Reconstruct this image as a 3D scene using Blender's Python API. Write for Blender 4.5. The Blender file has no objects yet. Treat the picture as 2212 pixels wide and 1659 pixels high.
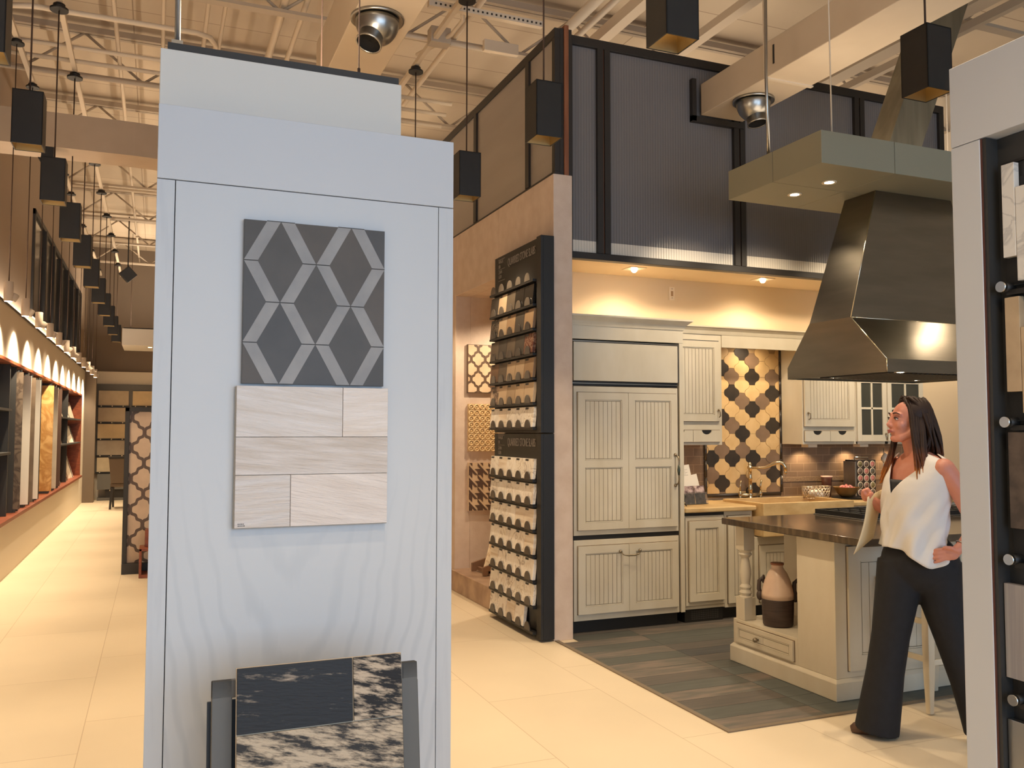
import bpy, bmesh, math, random
from mathutils import Vector, Matrix, Euler
SC = bpy.context.scene
COL = SC.collection
PI = math.pi
rnd = random.Random(11)

# ------------------------------------------------------------------ materials
def lin(c):
    out = []
    for v in c[:3]:
        v = v / 255.0
        out.append(v / 12.92 if v <= 0.04045 else ((v + 0.055) / 1.055) ** 2.4)
    return (*out, 1.0)

def _new(name):
    m = bpy.data.materials.new(name); m.use_nodes = True
    nt = m.node_tree; b = nt.nodes['Principled BSDF']
    return m, nt, b

def mat(name, rgb, rough=.6, metal=0.0, rgb2=None, scale=6.0, stretch=(1, 1, 1), detail=4.0, lo=.35, hi=.65,
        bump=0.0, bscale=40.0, bstretch=None, spec=.5, alpha=1.0, trans=0.0, per_object=False, aniso=0.0, rot=0.0, nrough=.5):
    m, nt, b = _new(name)
    N, L = nt.nodes, nt.links
    b.inputs['Base Color'].default_value = lin(rgb)
    b.inputs['Roughness'].default_value = rough
    b.inputs['Metallic'].default_value = metal
    b.inputs['Specular IOR Level'].default_value = spec
    b.inputs['Transmission Weight'].default_value = trans
    if aniso: b.inputs['Anisotropic'].default_value = aniso
    tc = N.new('ShaderNodeTexCoord')
    src = tc.outputs['Object']
    if per_object:
        oi = N.new('ShaderNodeObjectInfo')
        mul = N.new('ShaderNodeVectorMath'); mul.operation = 'MULTIPLY_ADD'
        cmb = N.new('ShaderNodeCombineXYZ')
        for k in range(3): L.new(oi.outputs['Random'], cmb.inputs[k])
        L.new(cmb.outputs[0], mul.inputs[0]); mul.inputs[1].default_value = (37, 53, 71); L.new(src, mul.inputs[2])
        src = mul.outputs[0]
    if rgb2 is not None:
        mp = N.new('ShaderNodeMapping'); mp.inputs['Scale'].default_value = stretch
        rt = N.new('ShaderNodeMapping'); rt.inputs['Rotation'].default_value = (0, rot, 0); L.new(src, rt.inputs[0])
        nz = N.new('ShaderNodeTexNoise'); nz.inputs['Scale'].default_value = scale; nz.inputs['Detail'].default_value = detail; nz.inputs['Roughness'].default_value = nrough
        cr = N.new('ShaderNodeValToRGB')
        cr.color_ramp.elements[0].position = lo; cr.color_ramp.elements[0].color = lin(rgb)
        cr.color_ramp.elements[1].position = hi; cr.color_ramp.elements[1].color = lin(rgb2)
        L.new(rt.outputs[0], mp.inputs[0]); L.new(mp.outputs[0], nz.inputs['Vector']); L.new(nz.outputs['Fac'], cr.inputs[0])
        L.new(cr.outputs[0], b.inputs['Base Color'])
    if bump:
        rt2 = N.new('ShaderNodeMapping'); rt2.inputs['Rotation'].default_value = (0, rot, 0); L.new(src, rt2.inputs[0])
        mp2 = N.new('ShaderNodeMapping'); mp2.inputs['Scale'].default_value = bstretch or (1, 1, 1)
        n2 = N.new('ShaderNodeTexNoise'); n2.inputs['Scale'].default_value = bscale; n2.inputs['Detail'].default_value = 3
        bp = N.new('ShaderNodeBump'); bp.inputs['Strength'].default_value = bump; bp.inputs['Distance'].default_value = .004
        L.new(rt2.outputs[0], mp2.inputs[0]); L.new(mp2.outputs[0], n2.inputs['Vector']); L.new(n2.outputs['Fac'], bp.inputs['Height'])
        L.new(bp.outputs[0], b.inputs['Normal'])
    return m

def emit(name, rgb, strength):
    m, nt, b = _new(name)
    b.inputs['Base Color'].default_value = lin(rgb)
    b.inputs['Emission Color'].default_value = lin(rgb)
    b.inputs['Emission Strength'].default_value = strength
    return m

def brickmat(name, c1, c2, mortar, w, h, msize, axes, rough=.5, off=.5, shift=(0, 0), bump=0.0, var=None):
    """tiles laid out in the plane axes=(u,v) of the object's own coordinates"""
    m, nt, b = _new(name); N, L = nt.nodes, nt.links
    tc = N.new('ShaderNodeTexCoord'); sp = N.new('ShaderNodeSeparateXYZ'); cb = N.new('ShaderNodeCombineXYZ')
    L.new(tc.outputs['Object'], sp.inputs[0])
    for k in range(2):
        ad = N.new('ShaderNodeMath'); ad.operation = 'ADD'; ad.inputs[1].default_value = shift[k]
        L.new(sp.outputs['XYZ'.index(axes[k])], ad.inputs[0]); L.new(ad.outputs[0], cb.inputs[k])
    br = N.new('ShaderNodeTexBrick'); br.offset = off
    br.inputs['Scale'].default_value = 1.0
    br.inputs['Brick Width'].default_value = w; br.inputs['Row Height'].default_value = h
    br.inputs['Mortar Size'].default_value = msize; br.inputs['Mortar Smooth'].default_value = .1
    br.inputs['Color1'].default_value = lin(c1); br.inputs['Color2'].default_value = lin(c2); br.inputs['Mortar'].default_value = lin(mortar)
    L.new(cb.outputs[0], br.inputs['Vector'])
    out = br.outputs['Color']
    if var:
        nz = N.new('ShaderNodeTexNoise'); nz.inputs['Scale'].default_value = var[0]; nz.inputs['Detail'].default_value = 5
        L.new(tc.outputs['Object'], nz.inputs['Vector'])
        mx = N.new('ShaderNodeMix'); mx.data_type = 'RGBA'; mx.blend_type = 'MULTIPLY'
        cr = N.new('ShaderNodeValToRGB'); cr.color_ramp.elements[0].color = (var[1],) * 3 + (1,); cr.color_ramp.elements[0].position = .3
        cr.color_ramp.elements[1].position = .7
        L.new(nz.outputs['Fac'], cr.inputs[0]); mx.inputs[0].default_value = 1
        L.new(out, mx.inputs['A']); L.new(cr.outputs[0], mx.inputs['B']); out = mx.outputs['Result']
    L.new(out, b.inputs['Base Color']); b.inputs['Roughness'].default_value = rough
    if bump:
        bp = N.new('ShaderNodeBump'); bp.inputs['Strength'].default_value = bump; bp.inputs['Distance'].default_value = .003; bp.invert = True
        L.new(br.outputs['Fac'], bp.inputs['Height']); L.new(bp.outputs[0], b.inputs['Normal'])
    return m

def marble(name, base, vein, rough=.25, scale=7.0, amount=.08, per_object=True):
    m, nt, b = _new(name); N, L = nt.nodes, nt.links
    tc = N.new('ShaderNodeTexCoord'); src = tc.outputs['Object']
    if per_object:
        oi = N.new('ShaderNodeObjectInfo'); cmb = N.new('ShaderNodeCombineXYZ')
        for k in range(3): L.new(oi.outputs['Random'], cmb.inputs[k])
        ma = N.new('ShaderNodeVectorMath'); ma.operation = 'MULTIPLY_ADD'; ma.inputs[1].default_value = (41, 23, 67)
        L.new(cmb.outputs[0], ma.inputs[0]); L.new(src, ma.inputs[2]); src = ma.outputs[0]
    n1 = N.new('ShaderNodeTexNoise'); n1.inputs['Scale'].default_value = scale; n1.inputs['Detail'].default_value = 6; n1.inputs['Distortion'].default_value = 1.6
    L.new(src, n1.inputs['Vector'])
    cr = N.new('ShaderNodeValToRGB'); e = cr.color_ramp.elements
    e[0].position = .5 - amount; e[0].color = lin(base); e[1].position = .5 + amount; e[1].color = lin(base)
    x = e.new(.5); x.color = lin(vein)
    L.new(n1.outputs['Fac'], cr.inputs[0]); L.new(cr.outputs[0], b.inputs['Base Color']); b.inputs['Roughness'].default_value = rough
    return m

# ------------------------------------------------------------------ mesh builder
class MB:
    def __init__(s, xf=None):
        s.v = []; s.f = []; s.m = []; s.s = []; s.xf = xf; s.mi = 0
    def add(s, vs, fs, smooth=False):
        o = len(s.v)
        for p in vs:
            p = Vector(p)
            s.v.append(s.xf @ p if s.xf is not None else p)
        for f in fs:
            s.f.append([o + i for i in f]); s.m.append(s.mi); s.s.append(smooth)
        return s
    def box(s, x0, x1, y0, y1, z0, z1):
        vs = [(x, y, z) for x in (x0, x1) for y in (y0, y1) for z in (z0, z1)]
        return s.add(vs, [(0, 1, 3, 2), (4, 6, 7, 5), (0, 4, 5, 1), (2, 3, 7, 6), (0, 2, 6, 4), (1, 5, 7, 3)])
    def hexa(s, lo, hi):
        """eight corners: two quads in the same order"""
        return s.add(list(lo) + list(hi), [(0, 1, 2, 3), (7, 6, 5, 4), (0, 4, 5, 1), (1, 5, 6, 2), (2, 6, 7, 3), (3, 7, 4, 0)])
    def loft(s, rings, cap=True, smooth=True, closed=True):
        n = len(rings[0]); vs = [p for r in rings for p in r]; fs = []
        for i in range(len(rings) - 1):
            for j in range(n if closed else n - 1):
                k = (j + 1) % n
                fs.append((i * n + j, i * n + k, (i + 1) * n + k, (i + 1) * n + j))
        s.add(vs, fs, smooth)
        if cap and closed:
            o = len(s.v) - len(vs)
            s.f.append([o + j for j in range(n)][::-1]); s.m.append(s.mi); s.s.append(False)
            s.f.append([o + (len(rings) - 1) * n + j for j in range(n)]); s.m.append(s.mi); s.s.append(False)
        return s
    def cyl(s, p0, p1, r0, r1=None, n=16, cap=True):
        return s.tube([p0, p1], [r0, r0 if r1 is None else r1], n, cap)
    def tube(s, pts, r, n=10, cap=True):
        pts = [Vector(p) for p in pts]
        rs = r if isinstance(r, (list, tuple)) else [r] * len(pts)
        rings = []; up = None
        for i, p in enumerate(pts):
            d = (pts[min(i + 1, len(pts) - 1)] - pts[max(i - 1, 0)])
            if d.length < 1e-9: d = Vector((0, 0, 1))
            d.normalize()
            if up is None:
                up = Vector((0, 0, 1)) if abs(d.z) < .9 else Vector((1, 0, 0))
            a = d.cross(up); a.normalize(); b = a.cross(d); up = b
            rings.append([p + (a * math.cos(2 * PI * k / n) + b * math.sin(2 * PI * k / n)) * rs[i] for k in range(n)])
        return s.loft(rings, cap)
    def lathe(s, c, prof, n=24, cap=True, axis=None):
        """profile of (radius, height) about a vertical axis at c, or about `axis`"""
        c = Vector(c)
        q = Vector((0, 0, 1)).rotation_difference(Vector(axis)) if axis is not None else None
        rings = []
        for r, h in prof:
            ring = []
            for k in range(n):
                p = Vector((r * math.cos(2 * PI * k / n), r * math.sin(2 * PI * k / n), h))
                if q: p = q @ p
                ring.append(c + p)
            rings.append(ring)
        return s.loft(rings, cap)
    def ball(s, c, r, nu=16, nv=10, sx=1, sy=1, sz=1):
        c = Vector(c); rings = []
        for i in range(nv + 1):
            t = PI * (i + .02) / (nv + .04) if 0 < i < nv else (.03 if i == 0 else PI - .03)
            rings.append([c + Vector((r * sx * math.sin(t) * math.cos(2 * PI * k / nu), r * sy * math.sin(t) * math.sin(2 * PI * k / nu), -r * sz * math.cos(t))) for k in range(nu)])
        return s.loft(rings, True)
    def prism(s, poly, t0, t1, fn):
        """extrude the polygon (u,v) from t0 to t1; fn(u,v,t) gives the point"""
        n = len(poly)
        vs = [fn(u, v, t0) for u, v in poly] + [fn(u, v, t1) for u, v in poly]
        fs = [list(range(n))[::-1], [n + i for i in range(n)]] + [(i, (i + 1) % n, n + (i + 1) % n, n + i) for i in range(n)]
        return s.add(vs, fs)
    def build(s, name, mats, parent=None, bev=0.0, seg=2, normals=True, sub=0):
        me = bpy.data.meshes.new(name)
        off = world(parent)
        me.from_pydata([p - off for p in s.v], [], s.f)
        for mm in (mats if isinstance(mats, (list, tuple)) else [mats]): me.materials.append(mm)
        me.polygons.foreach_set('material_index', s.m); me.polygons.foreach_set('use_smooth', s.s)
        if normals:
            bm = bmesh.new(); bm.from_mesh(me); bmesh.ops.recalc_face_normals(bm, faces=bm.faces); bm.to_mesh(me); bm.free()
        o = bpy.data.objects.new(name, me); COL.objects.link(o)
        if parent is not None: o.parent = parent
        if bev:
            b = o.modifiers.new('Bevel', 'BEVEL'); b.width = bev; b.segments = seg; b.limit_method = 'ANGLE'; b.angle_limit = math.radians(40)
        if sub:
            b = o.modifiers.new('Subdivision', 'SUBSURF'); b.levels = sub; b.render_levels = sub
        return o

def world(o):
    p = Vector((0, 0, 0))
    while o is not None:
        p = p + o.location; o = o.parent
    return p

def tag(o, label, cat, group=None, kind=None):
    o['label'] = label; o['category'] = cat
    if group: o['group'] = group
    if kind: o['kind'] = kind
    return o
def thing(name, label, cat, loc=(0, 0, 0), group=None):
    o = bpy.data.objects.new(name, None); o.empty_display_size = .1; COL.objects.link(o); o.location = loc
    return tag(o, label, cat, group)
def struct(name, mb, m, label, cat, **k):
    o = mb.build(name, m, None, **k)
    return tag(o, label, cat, kind='structure')
def dup(root, loc, label=None):
    def cp(o, par):
        c = o.copy(); COL.objects.link(c)
        if par is not None: c.parent = par
        for ch in [q for q in o.children]: cp(ch, c)
        return c
    r = cp(root, None); r.location = loc
    if label: r['label'] = label
    return r
def light(name, kind, loc, energy, color, parent=None, aim=None, **k):
    d = bpy.data.lights.new(name, kind); d.energy = energy; d.color = color
    for a, v in k.items(): setattr(d, a, v)
    o = bpy.data.objects.new(name, d); COL.objects.link(o)
    o.location = Vector(loc) - world(parent)
    if parent is not None: o.parent = parent
    if aim is not None:
        o.rotation_euler = Vector(aim).to_track_quat('-Z', 'Y').to_euler()
    return o
def text(name, body, size, loc, rot, m, parent, sx=1.0, extrude=.0008):
    cu = bpy.data.curves.new(name, 'FONT'); cu.body = body; cu.size = size; cu.extrude = extrude
    cu.materials.append(m)
    tmp = bpy.data.objects.new('tmp_text', cu); COL.objects.link(tmp)
    me = bpy.data.meshes.new_from_object(tmp.evaluated_get(bpy.context.evaluated_depsgraph_get()))
    bpy.data.objects.remove(tmp); bpy.data.curves.remove(cu)
    me.name = name; o = bpy.data.objects.new(name, me); COL.objects.link(o)
    o.location = Vector(loc) - world(parent); o.rotation_euler = rot; o.scale = (sx, 1, 1)
    o.parent = parent
    return o

# polygons in the plane ------------------------------------------------------
def clip(poly, u0, u1, v0, v1):
    def cut(ps, ax, val, keep_less):
        out = []
        for i in range(len(ps)):
            a, b = ps[i - 1], ps[i]
            ia = (a[ax] <= val) if keep_less else (a[ax] >= val)
            ib = (b[ax] <= val) if keep_less else (b[ax] >= val)
            if ia != ib:
                t = (val - a[ax]) / (b[ax] - a[ax]); out.append((a[0] + (b[0] - a[0]) * t, a[1] + (b[1] - a[1]) * t))
            if ib: out.append(b)
        return out
    for ax, val, k in ((0, u0, False), (0, u1, True), (1, v0, False), (1, v1, True)):
        if poly: poly = cut(poly, ax, val, k)
    cl = []
    for p in poly:
        if not cl or math.hypot(p[0] - cl[-1][0], p[1] - cl[-1][1]) > 1e-5: cl.append(p)
    if len(cl) > 1 and math.hypot(cl[0][0] - cl[-1][0], cl[0][1] - cl[-1][1]) < 1e-5: cl.pop()
    if len(cl) < 3: return None
    ar = sum(cl[i - 1][0] * cl[i][1] - cl[i][0] * cl[i - 1][1] for i in range(len(cl))) / 2
    return cl if abs(ar) > 2e-6 else None
def lantern(cu, cv, A, b, k=.10, n=9, g=1.0, fl=0.0, k2=0.0):
    """arabesque tile: four ogee edges between the round side tips and the (flat, half-width fl) top and bottom tips"""
    q = []
    dx = A - 2 * fl; L = math.hypot(dx, b); nx, ny = b / L, dx / L
    for i in range(n):
        s = i / n; d = k * L * math.sin(2 * PI * s) + k2 * L * math.sin(4 * PI * s)
        q.append((A - fl - dx * s + nx * d, b * s + ny * d))
    out = []
    for sx, sy, rev in ((1, 1, 0), (-1, 1, 1), (-1, -1, 0), (1, -1, 1)):
        pts = (q + ([(fl, b)] if fl else [])) if not rev else ([(fl, b)] + q[:0:-1])
        out += [(cu + sx * x * g, cv + sy * y * g) for x, y in pts]
    return out
faceY = lambda y: (lambda u, v, t: (u, y - t, v))     # a surface that looks towards -Y
XF_Y = lambda y: Matrix(((1, 0, 0, 0), (0, 0, -1, y), (0, 1, 0, 0), (0, 0, 0, 1)))    # (u,v,w) -> (u, y-w, v)
XF_X = lambda x: Matrix(((0, 0, -1, x), (-1, 0, 0, 0), (0, 1, 0, 0), (0, 0, 0, 1)))   # (u,v,w) -> (x-w, -u, v)
# ------------------------------------------------------------------ palette
M = {}
M['floor'] = brickmat('cream_floor_tile', (229, 212, 184), (223, 206, 178), (196, 174, 144), 1.38, .69, .0022, 'YX', rough=.42, off=.35, shift=(.4, 1.0), var=(1.3, .93))
M['plaster'] = mat('tan_plaster', (212, 193, 177), .8, rgb2=(203, 182, 165), scale=9, bump=.25, bscale=90)
M['kitchen_wall'] = mat('warm_beige_paint', (214, 192, 158), .75)
M['cream_wall'] = mat('cream_wall_paint', (222, 212, 194), .75)
M['taupe'] = mat('taupe_wall_paint', (158, 140, 122), .8)
M['far_brown'] = mat('brown_grey_paint', (120, 106, 92), .8)
M['deck'] = brickmat('painted_roof_deck', (206, 190, 168), (199, 183, 161), (160, 142, 122), 2.4, 1.05, .006, 'XY', rough=.85, off=0, shift=(.3, .4), var=(1.1, .86))
M['steel_paint'] = mat('cream_painted_steel', (212, 196, 174), .6)
M['beam_grey'] = mat('grey_cream_painted_steel', (178, 164, 146), .65)
M['duct'] = mat('painted_duct_metal', (206, 188, 164), .55, rgb2=(198, 180, 156), scale=2)
M['black'] = mat('satin_black_metal', (24, 23, 23), .5, rgb2=(28, 27, 26), scale=12)
M['frame_dark'] = mat('dark_bronze_frame', (38, 34, 31), .5)
M['charcoal'] = mat('charcoal_laminate', (52, 51, 50), .5)
M['grey_frame'] = mat('warm_grey_frame', (96, 94, 90), .55)
M['orange_wood'] = mat('reddish_wood', (138, 86, 56), .5, rgb2=(122, 72, 46), scale=5, stretch=(8, 8, .7))
M['red_wood'] = mat('cherry_wood_lining', (146, 78, 48), .4, rgb2=(120, 60, 38), scale=4, stretch=(3, 1, 6))
M['poly_grey'] = None
M['cord'] = mat('brown_fabric_cord', (60, 40, 28), .8)
M['white_paint'] = mat('white_painted_board', (205, 207, 211), .6)
M['ash'] = mat('white_stained_ash', (203, 206, 210), .55, rgb2=(197, 200, 205), scale=5, stretch=(9, 9, .8), lo=.5, hi=.72, detail=2)
M['glass_dark'] = mat('dark_window_glass', (66, 66, 58), .12, rgb2=(52, 54, 50), scale=1.2, spec=.6)
M['gold'] = mat('brushed_gold_reflector', (158, 134, 92), .45, metal=1.0, bump=.2, bscale=120, bstretch=(.05, .05, 6))
M['lamp_on'] = emit('lit_lamp', (255, 236, 200), 24)
M['spot_lens'] = emit('lit_spot_lens', (255, 226, 214), 14)
M['galv'] = mat('spun_galvanised_metal', (186, 184, 178), .3, metal=1.0, rgb2=(164, 162, 158), scale=3)
M['cover_plate'] = mat('ivory_plastic', (224, 208, 182), .4)

def ribbed(name, rgb, axis, freq):
    m, nt, b = _new(name); N, L = nt.nodes, nt.links
    tc = N.new('ShaderNodeTexCoord'); sp = N.new('ShaderNodeSeparateXYZ'); L.new(tc.outputs['Object'], sp.inputs[0])
    mu = N.new('ShaderNodeMath'); mu.operation = 'MULTIPLY'; mu.inputs[1].default_value = freq * 2 * PI; L.new(sp.outputs['XYZ'.index(axis)], mu.inputs[0])
    si = N.new('ShaderNodeMath'); si.operation = 'SINE'; L.new(mu.outputs[0], si.inputs[0])
    cr = N.new('ShaderNodeValToRGB'); cr.color_ramp.elements[0].color = lin([c * .93 for c in rgb]); cr.color_ramp.elements[1].color = lin(rgb)
    ad = N.new('ShaderNodeMath'); ad.operation = 'MULTIPLY_ADD'; ad.inputs[1].default_value = .5; ad.inputs[2].default_value = .5; L.new(si.outputs[0], ad.inputs[0])
    L.new(ad.outputs[0], cr.inputs[0]); L.new(cr.outputs[0], b.inputs['Base Color'])
    bp = N.new('ShaderNodeBump'); bp.inputs['Strength'].default_value = .35; bp.inputs['Distance'].default_value = .004; L.new(ad.outputs[0], bp.inputs['Height']); L.new(bp.outputs[0], b.inputs['Normal'])
    b.inputs['Roughness'].default_value = .35
    return m
M['poly_grey'] = ribbed('grey_ribbed_plastic_sheet', (116, 113, 114), 'X', 42)
M['poly_backlit'] = ribbed('ribbed_sheet_painted_backlit', (222, 214, 200), 'X', 42)  # same sheet, with the glow from behind the soffit edge painted in
M['poly_tan'] = mat('tan_plastic_sheet', (156, 147, 138), .4, rgb2=(146, 137, 128), scale=1.5, stretch=(1, .3, 3))

# ------------------------------------------------------------------ room shell
XL, XR, YN, YF, ZC = -1.47, 8.6, -3.6, 21.3, 5.62
struct('floor', MB().box(-1.7, 8.8, -3.8, 21.6, -.12, 0), M['floor'], 'large cream floor tiles across the showroom', 'floor')
struct('ceiling', MB().box(-1.7, 8.8, -3.8, 21.6, ZC, ZC + .12), M['deck'], 'tan painted roof deck above the joists', 'ceiling')
# kitchen floor: aged plank tiles in a stacked bond
planks = [mat('plank_%s' % k, c, .55, rgb2=d, scale=3.2, stretch=(1.1, 9, 1), lo=.38, hi=.66, detail=7) for k, c, d in (
    ('olive_grey', (83, 85, 80), (74, 76, 71)), ('brown_grey', (92, 85, 79), (76, 74, 70)), ('sage', (79, 85, 83), (88, 92, 88)),
    ('worn_tan', (86, 85, 79), (122, 108, 98)), ('dark_grey', (62, 63, 65), (71, 72, 71)), ('taupe', (95, 89, 83), (83, 79, 74)))]
pk = MB()
xs = [2.86, 3.37, 4.57, 5.77, 6.97, 8.5]
for j in range(17):
    y0 = 3.745 + j * .162
    for i in range(len(xs) - 1):
        pk.mi = rnd.choice([0, 1, 2, 3, 4, 5, 0, 2]) if i else rnd.choice([0, 2, 1, 3, 0, 4])
        x0 = xs[i] if i else (2.735 if y0 + .16 < 5.77 else 2.86)
        pk.box(x0 + .0015, xs[i + 1] - .0015, y0 + .0015, min(y0 + .1605, 6.5), .0, .006)
struct('floor_kitchen', pk, planks, 'grey brown wood-look plank tiles in front of the kitchen cabinets', 'floor')
struct('trim_1', MB().box(2.705, 2.735, 3.715, 5.775, 0, .007).box(2.735, 8.5, 3.715, 3.745, 0, .007),
       mat('grey_edge_strip', (122, 108, 90), .5), 'thin grey edging strip between cream tiles and plank tiles', 'trim')

# left wall with its long recess (the recess runs to Y = 19.5)
w = MB()
w.box(-1.72, -1.42, -3.6, 20.65, 0, .585)
w.box(-1.72, -1.42, -3.6, 20.65, 2.25, 2.79)
w.box(-1.72, -1.42, 19.53, 20.65, .585, 2.25)
w.box(-1.72, -1.42, -3.6, 6.0, .585, 2.25)
struct('wall_left', w, M['cream_wall'], 'cream left wall with a long lit display recess', 'wall')
struct('wall_left_upper', MB().box(-1.72, XL, -3.6, 21.3, 2.79, ZC).box(-1.72, -1.60, 20.65, 21.3, 0, 2.79), M['taupe'], 'taupe upper part of the left wall above the cream band', 'wall')
struct('trim_2', MB().box(-1.47, -1.405, -3.6, 20.65, 2.785, 2.80), M['frame_dark'], 'dark cap strip on the cream band of the left wall', 'trim')
struct('trim_3', MB().box(-1.42, -1.20, 20.40, 20.60, 0, 2.80), mat('grey_brown_panel', (112, 98, 84), .7), 'grey brown end panel past the left display recess', 'trim')
# clerestory window in the left wall
wn = tag(MB().box(-1.475, -1.44, 12.06, 19.30, 4.20, 4.27).box(-1.475, -1.44, 12.06, 19.30, 2.93, 2.98).box(-1.475, -1.44, 12.06, 12.13, 2.93, 4.27).box(-1.475, -1.44, 19.23, 19.30, 2.93, 4.27).build('window_1', M['frame_dark'], bev=.004),
         'long dark interior window high on the left wall', 'window', kind='structure')
for k in range(1, 7):
    y = 12.1 + k * (7.17 / 7)
    MB().box(-1.475, -1.42, y - .045, y + .045, 2.98, 4.20).build('mullion', M['frame_dark'], wn)
for k in range(7):
    y = 12.1 + k * (7.17 / 7)
    MB().box(-1.472, -1.462, y + .03, y + 7.17 / 7 - .03, 2.98, 4.20).build('pane', M['glass_dark'], wn)

struct('wall_far', MB().box(-1.7, 8.8, YF, YF + .15, 0, ZC), M['far_brown'], 'brown grey far wall up to the roof', 'wall')
struct('wall_far_lower', MB().box(-1.60, 8.8, YF - .12, YF, 0, 2.83), M['cream_wall'], 'cream lower part of the far wall', 'wall')
struct('wall_right', MB().box(8.6, 8.8, -3.8, 21.6, 0, ZC), M['cream_wall'], 'plain right wall beyond the kitchen', 'wall')
# near wall: an assumed, unseen shop window behind the photographer, added for daylight
wl = MB().box(-1.7, 8.8, -3.8, -3.6, 0, .35).box(-1.7, 8.8, -3.8, -3.6, 3.6, ZC).box(-1.7, -1.2, -3.8, -3.6, .35, 3.6).box(5.6, 8.8, -3.8, -3.6, .35, 3.6)
struct('wall_near', wl, M['cream_wall'], 'street wall of the showroom around the assumed shop window', 'wall')
ww = tag(MB().box(-1.2, 5.6, -3.74, -3.66, .35, .43).box(-1.2, 5.6, -3.74, -3.66, 3.52, 3.6).box(-1.2, -1.12, -3.74, -3.66, .35, 3.6).box(5.52, 5.6, -3.74, -3.66, .35, 3.6).build('assumed_shop_window', M['frame_dark']),
         'large assumed shop window in the street wall, out of view', 'window', kind='structure')
for x in (.5, 2.2, 3.9): MB().box(x - .03, x + .03, -3.74, -3.66, .43, 3.52).build('mullion', M['frame_dark'], ww)

# wall along the passage with the sample racks, and its alcove opening
w = MB()
w.box(2.70, 2.855, 5.78, 6.90, 0, 3.44)
w.box(2.70, 2.855, 6.90, 8.05, 2.845, 3.44)
w.box(2.70, 2.855, 8.05, 12.5, 0, 3.44)
struct('wall_middle', w, M['plaster'], 'tan plaster wall with the alcove opening and the free end beside the refrigerator', 'wall', bev=.004)
w = MB().box(2.855, 4.9, 8.05, 8.2, 0, 2.845).box(4.9, 5.05, 6.6, 8.2, 0, 2.95)
struct('wall_alcove', w, M['plaster'], 'end wall of the alcove with three sample boards', 'wall')
struct('ceiling_alcove', MB().box(2.855, 4.9, 6.62, 8.05, 2.845, 2.95), M['plaster'], 'lit ceiling of the alcove', 'ceiling')
mstep = mat('pinkish_brown_marble', (178, 150, 126), .3, rgb2=(142, 112, 90), scale=6, detail=8)
struct('floor_alcove', MB().box(2.655, 4.9, 6.93, 8.05, .0, .19), mstep, 'brown marble platform in the alcove', 'floor', bev=.006)
# kitchen back wall, soffit
struct('wall_kitchen', MB().box(2.855, 8.6, 6.50, 6.62, 0, 2.95), M['kitchen_wall'], 'beige wall behind the kitchen cabinets', 'wall')
struct('ceiling_kitchen', MB().box(2.857, 8.6, 5.95, 6.50, 2.86, 2.98), M['kitchen_wall'], 'beige soffit over the kitchen cabinets', 'ceiling')

# glazed screen above the kitchen (along X) and above the passage wall (along Y)
w2 = MB()
YS = 5.90
w2.box(2.865, 8.6, YS - .03, YS + .04, 2.838, 2.890)
w2.box(2.865, 6.79, YS - .03, YS + .04, 4.505, 4.575)
w2.box(2.765, 2.797, 5.80, 5.93, 3.44, 4.575).box(2.834, 2.865, 5.80, 5.93, 3.44, 4.575)
w2.box(2.865, 2.905, YS - .03, YS + .04, 2.89, 4.505)
w2.box(6.73, 6.79, YS - .03, YS + .04, 2.89, 4.505)
win2 = tag(w2.build('window_2', M['frame_dark'], bev=.003), 'dark framed grey ribbed screen above the kitchen', 'window', kind='structure')
edges = [2.915]
for x in (3.175, 4.455, 5.76):
    MB().box(x - .056, x - .006, YS - .035, YS + .04, 2.89, 4.505).build('mullion', M['frame_dark'], win2)
    MB().box(x + .006, x + .056, YS - .035, YS + .04, 2.89, 4.505).build('mullion', M['frame_dark'], win2)
    MB().box(x - .006, x + .006, YS - .02, YS + .02, 2.89, 4.505).build('lit_gap_strip', M['orange_wood'], win2)  # solid strip standing in for the orange light in the gap
    edges += [x - .056, x + .056]
edges.append(6.73)
for k in range(0, len(edges), 2):
    p = MB().box(edges[k], edges[k + 1], YS - .002, YS + .012, 2.985, 4.505).build('pane', M['poly_grey'], win2)
    q = MB().box(edges[k], edges[k + 1], YS - .002, YS + .012, 2.89, 2.985).build('pane', M['poly_backlit'], win2); q['label'] = 'lower strip of the screen, painted pale as if backlit'
MB().box(3.985, 4.025, YS - .045, YS - .002, 4.05, 4.40).box(3.985, 4.49, YS - .045, YS - .002, 4.045, 4.092).build('duct_collar', M['frame_dark'], win2)
struct('trim_4', MB().box(2.797, 2.834, 5.79, 5.93, 3.44, 4.60), M['orange_wood'], 'reddish wood corner post above the end of the passage wall', 'trim', bev=.003)

w3 = MB().box(2.72, 2.765, 5.80, 12.5, 4.50, 4.57).box(2.72, 2.765, 5.80, 12.5, 3.44, 3.47).box(2.72, 2.765, 5.80, 5.85, 3.47, 4.5)
win3 = tag(w3.build('window_3', M['frame_dark'], bev=.003), 'dark framed tan screen above the passage wall', 'window', kind='structure')
ys = [5.85, 6.32, 7.56, 8.80, 10.04, 11.28, 12.5]
for y in ys[1:-1]: MB().box(2.715, 2.765, y - .035, y + .035, 3.47, 4.5).build('mullion', M['frame_dark'], win3)
for a, b in zip(ys[:-1], ys[1:]): MB().box(2.735, 2.745, a + .03, b - .03, 3.47, 4.5).build('pane', M['poly_tan'], win3)

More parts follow.
